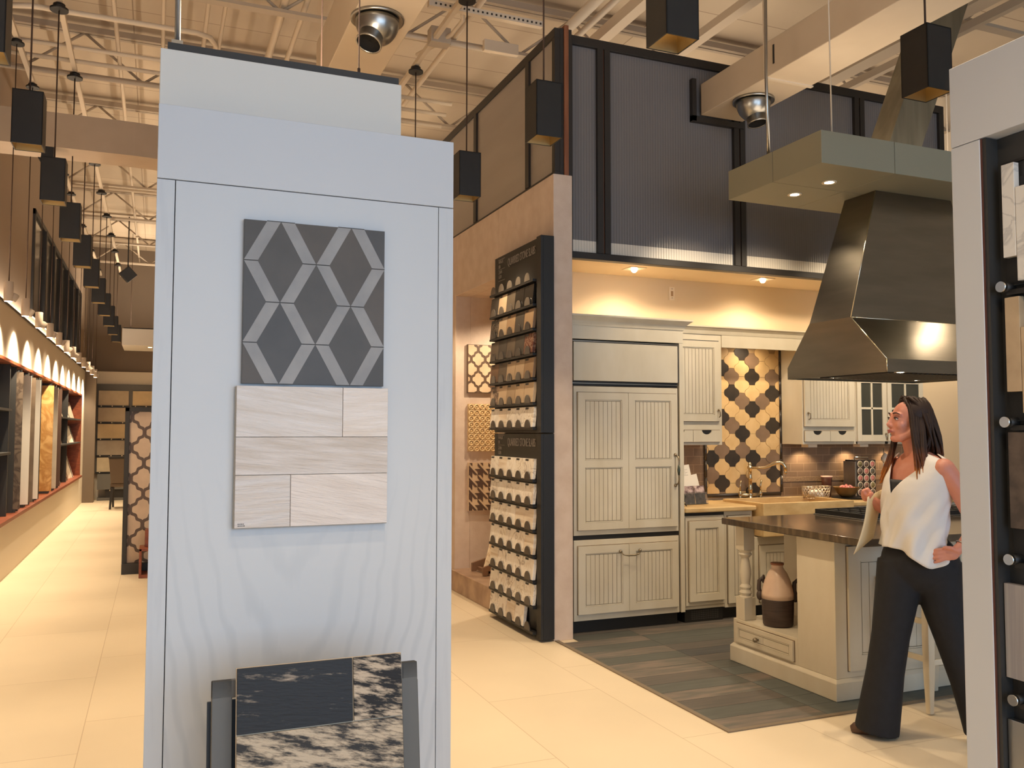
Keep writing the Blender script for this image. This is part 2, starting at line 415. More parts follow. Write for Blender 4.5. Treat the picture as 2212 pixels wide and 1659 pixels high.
# ------------------------------------------------------------------ roof structure
def joist(y):
    m = MB()
    m.box(XL, XR, y - .055, y - .008, 5.50, 5.56).box(XL, XR, y + .008, y + .055, 5.50, 5.56)
    m.box(XL, XR, y - .045, y + .045, 5.055, 5.085)
    x = -1.3
    while x < 8.3:
        m.cyl((x, y, 5.075), (x + .55, y, 5.51), .014, n=6); m.cyl((x + .55, y, 5.51), (x + 1.1, y, 5.075), .014, n=6); x += 1.1
    o = m.build('roof_joist', M['beam_grey'])
    tag(o, 'cream open-web steel joist running across under the roof deck', 'joist', 'roof joists', 'structure')
for k in range(-3, 8): joist(7.4 + 2.1 * k)
def run(name, pts, r, m, label, cat='pipe', group=None, n=8):
    return tag(MB().tube(pts, r, n).build(name, m), label, cat, group, 'structure')
g = 'cream pipes under the joists'
lab = 'cream pipe running across the room just under the joists'
for y, x0, x1, z in ((8.52, -1.47, 2.80, 4.95), (8.84, -1.47, 2.84, 4.95), (9.2, -1.47, 2.9, 4.95), (13.4, -1.47, 6.0, 4.95), (7.16, 1.5, 2.72, 4.95)):
    run('ceiling_pipe', [(x0, y, z), (x1, y, z)], .022, M['steel_paint'], lab, group=g)
run('ceiling_conduit', [(-1.3, 7.9, 4.95), (-1.0, 7.8, 4.95), (.25, 7.8, 4.95), (.36, 7.85, 4.95), (.42, 8.0, 4.95), (.42, 10.5, 4.98)], .024, M['steel_paint'], 'cream conduit that turns a rounded corner above the white display panel', 'conduit')
gl = 'cream pipes running away under the roof'
ll = 'cream pipe running along the room under the roof deck'
for x, z, r in ((-.42, 5.22, .02), (-.02, 5.22, .018), (.34, 5.22, .02), (.48, 5.22, .018), (.93, 5.15, .035), (1.12, 5.2, .025), (2.45, 5.12, .026), (3.22, 5.0, .045), (3.46, 5.10, .03)):
    run('ceiling_pipe', [(x, -2, z), (x, 20.8, z)], r, M['steel_paint'], ll, group=gl)
for x, z0, z1, lb in ((3.62, 5.0, 5.1, 'cream box channel running along the room beside the screen corner'), (4.33, 4.93, 5.0, 'cream channel running along the room above the grey screen')):
    tag(MB().box(x - .05, x + .05, -2, 12, z0, z1).build('ceiling_channel', M['steel_paint']), lb, 'channel', kind='structure')
# slotted strut near the right pendants
st = MB().box(1.95, 2.95, 6.52, 6.57, 4.93, 4.98)
st.mi = 1
for k in range(24): st.box(2.0 + k * .04, 2.014 + k * .04, 6.515, 6.53, 4.947, 4.961)
tag(st.build('slotted_strut', [M['steel_paint'], M['frame_dark']]), 'cream slotted strut channel crossing above the right pendants', 'strut', kind='structure')
# girder on the right
gd = MB().box(5.95, 6.12, -2, 20.5, 4.93, 5.05).box(6.30, 6.36, -2, 20.5, 4.93, 5.0).box(6.30, 6.36, -2, 20.5, 5.45, 5.52)
y = -1.5
while y < 19:
    gd.cyl((6.33, y, 4.97), (6.33, y + .6, 5.48), .02, n=6); gd.cyl((6.33, y + .6, 5.48), (6.33, y + 1.2, 4.97), .02, n=6); y += 1.2
tag(gd.build('roof_girder', M['beam_grey']), 'cream steel girder running along the room above the right end of the kitchen screen', 'girder', kind='structure')
jb = MB().box(2.12, 2.30, 7.02, 7.14, 4.88, 5.02)
tag(jb.build('junction_box', M['beam_grey'], bev=.004), 'grey junction box on the pipes by the right pendants', 'box')
tag(MB().box(2.62, 2.95, 7.05, 7.10, 4.90, 5.0).build('pipe_bracket', M['steel_paint'], bev=.004), 'cream flat bracket over the top of the passage screen', 'bracket')
tag(MB().tube([(2.2, 6.45, 4.97), (2.3, 6.7, 4.95), (2.28, 6.95, 4.93), (2.2, 7.3, 4.95), (2.16, 7.6, 5.0)], .018, 8).build('flexible_conduit', M['steel_paint']), 'cream bent conduit looping round the junction box', 'conduit')

# ------------------------------------------------------------------ ducts and diffusers
tag(MB().box(1.075, 1.455, -1.5, 6.6, 4.10, 4.50).build('air_duct', M['duct'], bev=.006), 'tan square air duct above the hanging white canopy', 'duct')
dk = MB().box(4.065, 4.475, -1.0, 5.853, 4.10, 4.36)
dt = thing('air_duct', 'tan square air duct that ends at the grey screen', 'duct', (4.27, 2.4, 4.10))
dk.build('duct_body', M['duct'], dt, bev=.006)
MB().box(4.060, 4.066, 4.94, 4.955, 4.17, 4.31).build('damper_slot', M['frame_dark'], dt)
MB().box(4.053, 4.065, 5.02, 5.05, 4.10, 4.75).box(4.053, 4.487, 5.02, 5.05, 4.09, 4.10).build('hanger_strap', M['steel_paint'], dt)
MB().box(4.060, 4.480, 3.36, 3.39, 4.096, 4.364).build('duct_joint', M['duct'], dt)
bd = MB()
bd.box(-1.46, -.24, 8.77, 9.17, 4.10, 4.42)
ring = []
for k in range(7):
    a = PI / 2 * k / 6 * .8
    c = Vector((-.24, 9.9, 0)); ri, ro = .73, 1.13
    ring.append([c + Vector((ri * math.sin(a), -ri * math.cos(a), 4.10)), c + Vector((ro * math.sin(a), -ro * math.cos(a), 4.10)), c + Vector((ro * math.sin(a), -ro * math.cos(a), 4.42)), c + Vector((ri * math.sin(a), -ri * math.cos(a), 4.42))])
bd.loft(ring, smooth=False)
tag(bd.build('air_duct', mat('grey_tan_duct_metal', (176, 156, 134), .6, rgb2=(166, 146, 124), scale=2)), 'grey tan air duct crossing the left aisle with a rounded bend', 'duct')

def diffuser(loc, tilt, label, s=1.0):
    t = thing('air_diffuser', label, 'air diffuser', loc)
    loc = Vector(loc)
    MB().lathe(loc, [(.19 * s, -.012), (.215 * s, -.02), (.215 * s, 0), (.16 * s, 0)], 36).build('flange', M['galv'], t)
    pr = [(.178 * s * math.cos(a), -.02 - .20 * s * math.sin(a)) for a in [PI / 2 * .86 * k / 10 for k in range(11)]]
    MB().lathe(loc, pr, 36).build('bowl', M['galv'], t)
    ax = Vector(tilt).normalized()
    c = loc + ax * .10 * s + Vector((0, 0, -.02))
    MB().lathe(c, [(.100 * s, 0), (.100 * s, .125 * s), (.107 * s, .13 * s), (.107 * s, .145 * s), (.096 * s, .145 * s), (.094 * s, .05 * s)], 30, axis=ax).build('nozzle', M['galv'], t)
    MB().lathe(c, [(.0935 * s, .142 * s), (.0925 * s, .118 * s), (.004, .112 * s)], 24, cap=False, axis=ax).build('nozzle_throat', mat('dark_throat', (34, 32, 30), .9, spec=.1) if 'dark_throat' not in bpy.data.materials else bpy.data.materials['dark_throat'], t, normals=False)
diffuser((1.225, 5.22, 4.10), (-.34, -.22, -.92), 'round silver air diffuser under the duct above the white canopy', .77)
diffuser((4.25, 5.42, 4.10), (.08, -.16, -.98), 'round silver air diffuser under the duct near the grey screen', .74)
# ------------------------------------------------------------------ black pendants
WARM = (1.0, .77, .50)
SOFTW = (1.0, .80, .56)
def make_pendant(loc, label, group):
    x, y, z = loc                                   # z = lower edge of the shade
    t = thing('pendant_light', label, 'pendant light', loc, group)
    s, h, q = .0865, .34, .006
    sh = MB()
    sh.box(x - s, x + s, y - s, y - s + q, z, z + h).box(x - s, x + s, y + s - q, y + s, z, z + h)
    sh.box(x - s, x - s + q, y - s, y + s, z, z + h).box(x + s - q, x + s, y - s, y + s, z, z + h).box(x - s, x + s, y - s, y + s, z + h - q, z + h)
    sh.build('shade', M['black'], t)
    i = s - q - .0005
    rf = MB()
    a0 = [(x - i, y - i, z + .002), (x + i, y - i, z + .002), (x + i, y + i, z + .002), (x - i, y + i, z + .002)]
    a1 = [(x - .055, y - .055, z + .2), (x + .055, y - .055, z + .2), (x + .055, y + .055, z + .2), (x - .055, y + .055, z + .2)]
    for k in range(4):
        n = (k + 1) % 4; rf.add([a0[k], a0[n], a1[n], a1[k]], [(0, 1, 2, 3)])
    rf.add(a1, [(0, 1, 2, 3)])
    rf.build('reflector', M['gold'], t, normals=False)
    MB().ball((x, y, z + .165), .03, 12, 8).build('bulb', M['lamp_on'], t)
    MB().cyl((x, y, z + h), (x, y, 4.85), .0055, n=8).build('cord', M['cord'], t)
    MB().cyl((x, y, 4.845), (x, y, 4.862), .068, n=28).cyl((x, y, 4.862), (x, y, 4.895), .045, n=20).build('ceiling_disc', M['black'], t)
    return t
PZ = 3.30
proto = make_pendant((-.785, 6.13, PZ), '', 'black box pendants of the left row')
LO = ['nearest whole', 'second', 'third', 'fourth', 'fifth', 'sixth', 'seventh', 'eighth', 'ninth', 'tenth']
proto['label'] = 'black box pendant with gold inside in the left row, nearest one seen whole'
pend = [(-.785, 6.13)]
for k in range(1, 10):
    y = 6.13 + 1.44 * k
    dup(proto, (-.785, y, PZ), 'black box pendant in the left row, %s from the near end' % (LO[k] if k > 0 else ''))
    pend.append((-.785, y))
dup(proto, (-.785, 4.69, PZ), 'black box pendant cut by the left edge of the picture, nearest of the left row'); pend.append((-.785, 4.69))
for y, lb in ((3.33, 'large black box pendant cut by the top edge, before the grey screen'), (4.765, 'black box pendant hanging in front of the reddish corner post'),
              (6.20, 'black box pendant partly behind the right edge of the white display panel'), (7.64, 'black pendant behind the white display panel, its ceiling disc and cord in view')):
    o = dup(proto, (2.16, y, PZ), lb); o['group'] = 'black box pendants of the middle row'; pend.append((2.16, y))
o = dup(proto, (3.735, 3.33, PZ), 'black box pendant near the right display unit, above the kitchen island'); o['group'] = 'black box pendants over the kitchen'; pend.append((3.735, 3.33))
P_ENERGY = 95
for x, y in pend:
    light('pendant_or_fill_lamp', 'SPOT', (x, y, PZ + .03), P_ENERGY, WARM, aim=(0, 0, -1), spot_size=math.radians(84), spot_blend=.35, shadow_soft_size=.03)
for x, y, lb in ((-.785, None, 'cream conduit carrying the left row of black pendants'), (2.16, None, 'cream channel carrying the middle row of black pendants'), (-1.19, None, 'cream conduit carrying the white cylinder spotlights')):
    tag(MB().box(x - .02, x + .02, -1, 20.8, 4.90, 4.94).box(x - .012, x + .012, -1, 20.8, 4.94, 4.955).build('lighting_channel', M['steel_paint']), lb, 'channel', kind='structure')

# ------------------------------------------------------------------ white cylinder spots on the left
M['spot_white'] = mat('white_spot_housing', (198, 186, 172), .5)
def make_spot(loc, group, head=(.07, .02, -.05)):
    x, y, z = loc                                   # z = lower edge of the cylinder
    t = thing('cylinder_spotlight', '', 'spotlight', loc, group)
    b = MB().lathe((x, y, z), [(.032, 0), (.037, .004), (.037, .165), (.033, .169)], 22)
    b.build('housing', M['spot_white'], t)
    MB().lathe((x, y, z), [(.030, -.002), (.008, -.003)], 18).build('lens', M['spot_lens'], t)
    h = MB(); hx = Vector((x + .042, y + .015, z + .035))
    h.lathe(hx, [(.026, -.03), (.028, -.027), (.028, .03), (.024, .034)], 16, axis=(.45, .1, .8))
    h.build('side_head', M['spot_white'], t)
    MB().cyl((x, y, z + .165), (x, y, 4.86), .0045, n=6).build('cord', M['cord'], t)
    MB().cyl((x, y, 4.86), (x, y, 4.875), .06, n=22).cyl((x, y, 4.875), (x, y, 4.90), .04, n=16).build('ceiling_disc', M['black'], t)
    return t
SG = 'white cylinder spotlights along the left wall'
ordn = ['first', 'second', 'third', 'fourth', 'fifth', 'sixth', 'seventh', 'eighth', 'ninth', 'tenth', 'eleventh', 'twelfth', 'thirteenth']
sp0 = make_spot((-1.19, 8.42, 2.62), SG)
for k in range(12):
    y = 8.42 + 1.04 * k
    o = sp0 if k == 0 else dup(sp0, (-1.19, y, 2.62))
    o['label'] = 'white cylinder spotlight along the lit left wall, %s counting from the near end' % ordn[k]
    light('spot_lamp', 'SPOT', (-1.19, y, 2.60), 135, (1.0, .80, .55), aim=(-.48, 0, -1), spot_size=math.radians(118), spot_blend=1.0, shadow_soft_size=.025)
for k in range(5):                                   # lamps without fittings; the row is assumed to go on towards the photographer
    light('spot_lamp', 'SPOT', (-1.19, 3.22 + 1.04 * k, 2.60), 55, (1.0, .80, .55), aim=(-.48, 0, -1), spot_size=math.radians(118), spot_blend=1.0, shadow_soft_size=.025)

# ------------------------------------------------------------------ hanging canopies
M['canopy'] = mat('khaki_white_canopy_panel', (142, 138, 118), .6)
M['canopy_white'] = mat('white_canopy_panel', (224, 220, 212), .6)
def lamp_disc(c, r, parent, name='downlight'):
    c = Vector(c)
    a = MB().lathe(c, [(r, -.004), (r * 1.25, -.006), (r * 1.25, 0), (r, 0)], 24).build(name, M['cover_plate'], parent)
    MB().lathe(c, [(r * .98, -.003), (.004, -.008)], 20).build('lens', M['lamp_on'], a)
# over the island
t = thing('lighting_canopy', 'khaki white box canopy hanging over the kitchen island with two lit downlights', 'canopy', (4.8, 4.55, 3.15))
X0, X1, Y0, Y1, Z0, Z1 = 3.70, 5.9, 4.08, 5.01, 3.15, 3.355
xm, ym = 4.29, 4.535
g = .002
for a, b in ((X0, xm), (xm, 5.3), (5.3, X1)):
    for c, d in ((Y0, ym), (ym, Y1)):
        MB().box(a + g, b - g, c + g, d - g, Z0, Z1).build('canopy_panel', M['canopy'], t, bev=.003)
for x, y in ((4.04, 4.39), (4.03, 4.71), (5.6, 4.3)):
    lamp_disc((x, y, Z0), .038, t)
    light('canopy_lamp', 'SPOT', (x, y, Z0 - .03), 55, SOFTW, aim=(0, 0, -1), spot_size=math.radians(95), spot_blend=.5, shadow_soft_size=.04)
MB().tube([(3.74, 4.62, Z1), (3.73, 4.62, 3.9), (3.735, 4.62, 4.6), (3.80, 4.7, 4.8), (3.95, 4.75, 5.5)], .011, 10).build('power_conduit', M['galv'], t)
MB().cyl((3.82, 4.12, Z1), (3.80, 4.12, 5.5), .0045, n=8).build('hanging_wire', M['steel_paint'], t)
MB().cyl((5.7, 4.9, Z1), (5.7, 4.9, 5.5), .0045, n=8).build('hanging_wire', M['steel_paint'], t)
# over the white display panel
t = thing('lighting_canopy', 'white hanging canopy just behind the top of the tall white display panel', 'canopy', (.4, 3.6, 2.6))
MB().box(-.015, .835, 3.15, 4.05, 2.605, 2.834).build('canopy_panel', M['canopy_white'], t, bev=.003)
MB().box(.008, .828, 3.165, 4.0, 2.834, 2.864).build('top_rail', M['charcoal'], t)
lamp_disc((.2, 3.7, 2.605), .038, t); lamp_disc((.62, 3.7, 2.605), .038, t)
for x in (.2, .62): light('canopy_lamp', 'SPOT', (x, 3.7, 2.57), 45, SOFTW, aim=(0, 0, -1), spot_size=math.radians(95), spot_blend=.5, shadow_soft_size=.04)
cx = MB().tube([(.04, 3.24, 2.86), (.038, 3.24, 3.4), (.05, 3.24, 4.2), (.03, 3.25, 5.6)], .0105, 10)
cx.build('power_conduit', mat('grey_armoured_cable', (120, 118, 116), .4, metal=.6), t)
MB().box(.02, .058, 3.22, 3.26, 2.862, 2.90).build('conduit_clamp', M['galv'], t)
MB().cyl((.69, 3.24, 2.86), (.69, 3.24, 5.6), .0028, n=6).cyl((.69, 3.24, 2.87), (.69, 3.24, 2.91), .006, n=8).build('hanging_wire', M['cord'], t)
MB().cyl((.60, 3.55, 2.86), (.60, 3.55, 5.6), .0028, n=6).build('hanging_wire', M['cord'], t)
# far away on the left
t = thing('lighting_canopy', 'far tan hanging canopy with glowing underside beyond the left row of pendants', 'canopy', (-.2, 19.2, 3.2))
MB().box(-.66, .8, 18.6, 19.9, 3.20, 3.53).build('canopy_panel', M['canopy_white'], t, bev=.004)
MB().box(-.64, .78, 18.7, 19.8, 3.53, 3.56).build('top_rail', M['charcoal'], t)
for x in (-.15, .3):
    lamp_disc((x, 18.9, 3.20), .05, t)
    light('canopy_lamp', 'SPOT', (x, 18.9, 3.17), 90, WARM, aim=(0, 0, -1), spot_size=math.radians(110), spot_blend=.5, shadow_soft_size=.04)
MB().cyl((-.52, 19, 3.55), (-.52, 19, 5.5), .005, n=6).build('hanging_wire', M['cord'], t)
# loudspeaker under the far roof
t = thing('loudspeaker', 'small black loudspeaker hung under the far roof on the left', 'loudspeaker', (-.55, 17.5, 4.44))
MB(Matrix.Translation((-.55, 17.5, 4.42)) @ Euler((.2, PI / 4, .3)).to_matrix().to_4x4()).box(-.11, .11, -.1, .1, -.11, .11).build('cabinet', M['black'], t, bev=.01)
MB().cyl((-.55, 17.5, 4.55), (-.55, 17.5, 5.5), .012, n=6).build('bracket', M['black'], t)
tag(MB().box(-1.02, -.92, 8.78, 8.86, 3.98, 4.10).add([(-1.05, 8.80, 4.0), (-.85, 8.80, 4.0), (-.95, 8.80, 3.86), (-1.05, 8.9, 4.0), (-.85, 8.9, 4.0), (-.95, 8.9, 3.86)], [(0, 2, 1), (3, 4, 5), (0, 1, 4, 3), (1, 2, 5, 4), (2, 0, 3, 5)]).build('corner_loudspeaker', M['black']),
    'small black wedge-shaped loudspeaker under the left air duct', 'loudspeaker')

# unseen lamps without pendants, added above the photographer as warm fill
for y in (1.89, .45, -1.0):
    for x in (.69, 2.16): light('pendant_or_fill_lamp', 'SPOT', (x, y, PZ), 50, WARM, aim=(0, 0, -1), spot_size=math.radians(150 if x < 1 and y < 1 else 70), spot_blend=.5, shadow_soft_size=.05)
# unseen upward area lamps without fittings, added to brighten the roof
def add_roof_fill(loc, e, sx, sy): light('roof_fill_light', 'AREA', loc, e, (1.0, .80, .58), aim=(0, 0, 1), shape='RECTANGLE', size=sx, size_y=sy)
UP = .85
add_roof_fill((.41, 3.6, 2.88), 52 * UP, .7, .7)
add_roof_fill((4.8, 4.55, 3.37), 16 * UP, 1.9, .8)
add_roof_fill((-1.44, 12.5, 2.82), 110 * UP, .05, 13.0)
add_roof_fill((.1, 19.2, 3.6), 90 * UP, 1.2, 1.0)
add_roof_fill((6.6, 8.5, 3.1), 75 * UP, 2.5, 2.5)
add_roof_fill((1.2, -1.6, 3.4), 90 * UP, 2.0, 1.0)
add_roof_fill((4.0, 7.6, 3.0), 38 * UP, 1.6, 1.4)
add_roof_fill((1.6, 13.0, 3.5), 110 * UP, 1.2, 6.0)
# ------------------------------------------------------------------ assumed daylight, world, camera
light('assumed_daylight_lamp', 'AREA', (2.2, -3.55, 2.0), 250, (.52, .74, 1.0), aim=(0, 1, 0), shape='RECTANGLE', size=6.6, size_y=3.1)  # unseen cool area lamp inside the near wall, standing in for assumed daylight
W = bpy.data.worlds.new('World'); SC.world = W; W.use_nodes = True
bg = W.node_tree.nodes['Background']; bg.inputs[0].default_value = (.55, .68, .9, 1); bg.inputs[1].default_value = .6
cam = bpy.data.cameras.new('Camera'); co = bpy.data.objects.new('Camera', cam); COL.objects.link(co)
F, YAW, PITCH, ROLL = 1872.9, .388866, .0543047, .00136413
cam.sensor_fit = 'HORIZONTAL'; cam.sensor_width = 36; cam.lens = 36 * F / 2212; cam.clip_start = .05; cam.clip_end = 200
f = Vector((math.sin(YAW) * math.cos(PITCH), math.cos(YAW) * math.cos(PITCH), math.sin(PITCH)))
r = Vector((math.cos(YAW), -math.sin(YAW), 0)); u = r.cross(f)
r2 = r * math.cos(ROLL) + u * math.sin(ROLL); u2 = -r * math.sin(ROLL) + u * math.cos(ROLL)
co.matrix_world = Matrix(((r2.x, u2.x, -f.x, 0), (r2.y, u2.y, -f.y, 0), (r2.z, u2.z, -f.z, 1.52), (0, 0, 0, 1)))
SC.camera = co
SC.view_settings.view_transform = 'Standard'; SC.view_settings.look = 'None'
SC.view_settings.exposure = 0.0; SC.view_settings.gamma = 1.0; SC.view_settings.use_curve_mapping = False
SC.cycles.use_denoising = True
SC.cycles.max_bounces = 8; SC.cycles.diffuse_bounces = 5; SC.cycles.glossy_bounces = 4; SC.cycles.transmission_bounces = 6
SC.cycles.sample_clamp_indirect = 6; SC.cycles.caustics_reflective = False; SC.cycles.caustics_refractive = False
# ------------------------------------------------------------------ built-in display along the left wall
nb = M['charcoal']
t = thing('built_in_display_shelf', 'long built-in display recess with reddish wood lining along the left wall', 'display shelf', (-1.5, 12.5, .6))
MB().box(-1.72, -1.36, 6.0, 19.50, .585, .625).build('bottom_board', M['red_wood'], t, bev=.004)
MB().box(-1.72, -1.40, 6.0, 19.50, 2.215, 2.25).build('top_board', M['red_wood'], t, bev=.004)
MB().box(-1.72, -1.40, 19.46, 19.53, .625, 2.215).build('end_panel', M['red_wood'], t, bev=.004)
MB().box(-1.719, -1.70, 6.0, 19.46, .625, 2.215).build('back_panel', nb, t)
for y in (9.1, 10.42, 10.85, 15.6):
    MB().box(-1.70, -1.43, y - .02, y + .02, .625, 2.215).build('divider', nb, t)
for y0, y1, zs in ((9.12, 10.40, (1.27, 1.72)), (15.62, 19.44, (1.27, 1.72))):
    for z in zs:
        MB().box(-1.70, -1.40, y0, y1, z, z + .025).build('shelf', nb, t)
MB().box(-1.70, -1.43, 16.9, 16.93, .625, 2.215).build('divider', nb, t)
# tall hinged sample panels standing in the recess
tall = [(10.86, 'dark marbled brown', marble('dark_brown_marble', (112, 98, 84), (74, 62, 52), .3, 5)),
        (11.52, 'bright white', mat('white_porcelain', (238, 232, 222), .3)),
        (11.92, 'grey brown', mat('brown_stone', (128, 110, 92), .4, rgb2=(104, 88, 72), scale=5)),
        (12.42, 'narrow white', mat('white_porcelain_b', (232, 226, 216), .3)),
        (13.95, 'honey onyx', marble('honey_onyx', (222, 180, 118), (186, 136, 76), .3, 4, .16)),
        (14.55, 'pale grey', mat('pale_grey_stone', (204, 194, 178), .4, rgb2=(186, 176, 160), scale=4)),
        (15.12, 'dark brown', mat('dark_brown_stone', (92, 70, 58), .4))]
for y, nm, m_ in tall:
    t = thing('swing_sample_panel', '%s tall stone panel standing edge-on in the left wall recess' % nm, 'stone panel', (-1.56, y, .63))
    MB().box(-1.688, -1.365, y, y + .02, .66, 2.16).build('slab', m_, t)
    MB().box(-1.69, -1.405, y + .02, y + .03, .627, 2.18).box(-1.69, -1.405, y, y + .02, .627, .66).build('panel_frame', nb, t)
# dark posts between the panels
for k, y in enumerate((11.08, 11.66, 12.02, 12.70, 12.90, 14.12, 14.75, 15.35)):
    tag(MB().box(-1.69, -1.408, y - .03, y + .03, .626, 2.2).build('rack_post', nb), 'dark upright fin between the tall stone panels of the left wall recess', 'rack post', 'dark fins in the left recess')
# small boards leaning on the shelves at both ends
bm_ = [mat('leaning_tile_%d' % i, c, .35, rgb2=d, scale=5) for i, (c, d) in enumerate((((232, 222, 206), (216, 204, 186)), ((206, 186, 160), (186, 164, 138)), ((168, 152, 134), (150, 134, 118)), ((222, 208, 188), (200, 184, 160)), ((134, 112, 94), (110, 92, 78))))]
lev = {.625: 'bottom shelf', 1.295: 'middle shelf', 1.745: 'top shelf'}
for z in (.625, 1.295, 1.745):
    hh = .55 if z < 1 else .33
    for j, y in enumerate((9.45, 9.95, 15.95, 16.45, 17.2, 17.75, 18.3, 18.85)):
        if z > 1.5 and j == 7: continue
        o = MB(Matrix.Translation((-1.47, y, z + .002)) @ Euler((0, -.30, .12 if j % 2 else -.1)).to_matrix().to_4x4()).box(-.012, 0, -.19, .19, 0, hh).build('sample_board', bm_[(j * 2 + int(z * 3)) % 5], bev=.002)
        side = 'near' if j < 2 else 'far'
        pos = ('first', 'second')[j] if j < 2 else ('first', 'second', 'third', 'fourth', 'fifth', 'sixth')[j - 2]
        tag(o, 'tile board, %s, %s end of left recess, %s from the near side' % (lev[z], side, pos), 'tile board', 'tile boards on the %s shelves of the left recess' % side)

# ------------------------------------------------------------------ trellis panel beyond the white panel
t = thing('tile_display_stand', 'tall dark framed board of beige trellis tile standing in the left aisle', 'display stand', (.2, 10.2, 0))
MB().box(-.31, -.265, 10.16, 10.30, .0, 1.77).box(.70, .745, 10.16, 10.30, 0, 1.77).box(-.31, .745, 10.16, 10.30, 1.725, 1.77).box(-.31, .745, 10.12, 10.34, .0, .11).build('frame', M['charcoal'], t, bev=.003)
tp = MB(); tp.box(-.265, .70, 10.20, 10.24, .11, 1.725); tp.mi = 1
A, B = .125, .165
for i in range(-2, 10):
    for j in range(-2, 8):
        for o_ in (0, 1):
            pl = clip(lantern(-.24 + i * 2 * A + o_ * A, .18 + j * 2 * B + o_ * B, A, B, .03, 16, .84, 0, .055), -.263, .698, .112, 1.723)
            if pl: tp.prism(pl, 0, .004, faceY(10.20))
tp.build('trellis_tile', [mat('brown_trellis_line', (98, 80, 66), .4), mat('beige_trellis_tile', (222, 200, 176), .4, rgb2=(206, 184, 160), scale=5)], t)
t = thing('wooden_box_stand', 'reddish wooden box stand at the foot of the trellis tile board', 'box stand', (.05, 9.95, 0))
MB().box(-.135, .25, 9.80, 10.10, .0, .035).box(-.135, -.11, 9.80, 10.10, .035, .30).box(.225, .25, 9.80, 10.10, .035, .30).box(-.135, .25, 9.80, 10.10, .275, .305).build('lower_box', M['red_wood'], t, bev=.003)
MB().box(-.085, .22, 9.92, 10.09, .306, .48).build('upper_box', M['red_wood'], t, bev=.003)
MB().lathe((.05, 9.93, .036), [(.05, 0), (.06, .02), (.03, .1), (.045, .17), (.02, .2)], 16).build('dark_ornament', M['frame_dark'], t)

# ------------------------------------------------------------------ far wall: tile rack, chair, low bench
t = thing('wall_tile_rack', 'dark framed wall rack of tan tiles on the far cream wall', 'tile rack', (.2, 21.1, .6))
yb = 21.18
MB().box(-1.26, 1.7, yb - .05, yb - .001, .58, 2.55).build('back_board', M['grey_frame'], t)
zs = [(2.075, 2.40), (1.71, 2.026), (1.345, 1.666), (.98, 1.306), (.615, .931)]
for x0, x1 in ((-1.19, -.58), (-.50, .12), (.2, .82), (.9, 1.5)):
    for z0, z1 in zs:
        ld = MB().box(x0 - .02, x1 + .02, yb - .09, yb - .05, z0 - .035, z0).build('ledge', M['frame_dark'], t)
        kb = MB()
        for q in range(3): kb.ball((x0 + .06 + q * .22, yb - .10, z0 - .015), .014, 8, 6)
        kb.build('white_stud', M['cover_plate'], ld)
far_tile = [mat('far_tile_%d' % k, c, .45, rgb2=d, scale=4) for k, (c, d) in enumerate((((204, 184, 152), (188, 168, 138)), ((196, 178, 150), (182, 162, 134)), ((222, 196, 150), (206, 182, 140)), ((178, 164, 144), (162, 148, 128)), ((216, 198, 166), (200, 182, 150))))]
rown = ['top', 'second', 'third', 'fourth', 'bottom']
for ci, (x0, x1) in enumerate(((-1.19, -.58), (-.50, .12))):
    for ri, (z0, z1) in enumerate(zs):
        o = MB().box(x0, x1, yb - .075, yb - .052, z0, z1).build('rack_tile', far_tile[(ri + ci * 2) % 5], bev=.002)
        tag(o, 'tan tile in the %s row of the far wall rack, %s column' % (rown[ri], ('left', 'second')[ci]), 'tile', 'tan tiles in the far wall rack')
t = thing('low_display_base', 'low grey cabinet with dark front under the far tile rack', 'low cabinet', (-.6, 20.95, 0))
MB().box(-1.16, 1.5, 20.9, 21.15, .0, .06).box(-1.16, 1.5, 20.9, 21.15, .24, .57).build('top_panel', M['grey_frame'], t)
MB().box(-1.0, 1.45, 20.93, 21.15, .06, .24).build('dark_front', M['frame_dark'], t)
kb = MB()
for q in range(6): kb.ball((-.9 + q * .34, 20.915, .22), .018, 8, 6)
kb.build('white_stud', M['cover_plate'], t)
tag(MB(Matrix.Translation((-1.36, 20.75, 0)) @ Euler((0, .12, 0)).to_matrix().to_4x4()).box(-.02, .03, -.1, .1, .003, .65).build('leaning_plank', M['cover_plate'], bev=.003), 'narrow cream plank leaning by the far end of the left wall', 'plank')
t = thing('dining_chair', 'dark high-backed chair half hidden by the trellis tile board', 'chair', (-.4, 18.7, 0))
cm = mat('grey_brown_upholstery', (104, 90, 78), .8); lm = M['frame_dark']
MB().box(-.80, -.22, 18.55, 19.1, .42, .50).build('seat', cm, t, bev=.02)
bk = MB().hexa([(-.79, 18.53, .50), (-.23, 18.53, .50), (-.23, 18.58, .50), (-.79, 18.58, .50)], [(-.83, 18.42, .98), (-.19, 18.42, .98), (-.19, 18.47, .98), (-.83, 18.47, .98)])
bk.build('backrest', cm, t, bev=.008)
MB().hexa([(-.835, 18.415, .98), (-.185, 18.415, .98), (-.185, 18.475, .98), (-.835, 18.475, .98)], [(-.84, 18.41, 1.02), (-.18, 18.41, 1.02), (-.18, 18.475, 1.02), (-.84, 18.475, 1.02)]).build('top_rail', lm, t, bev=.004)
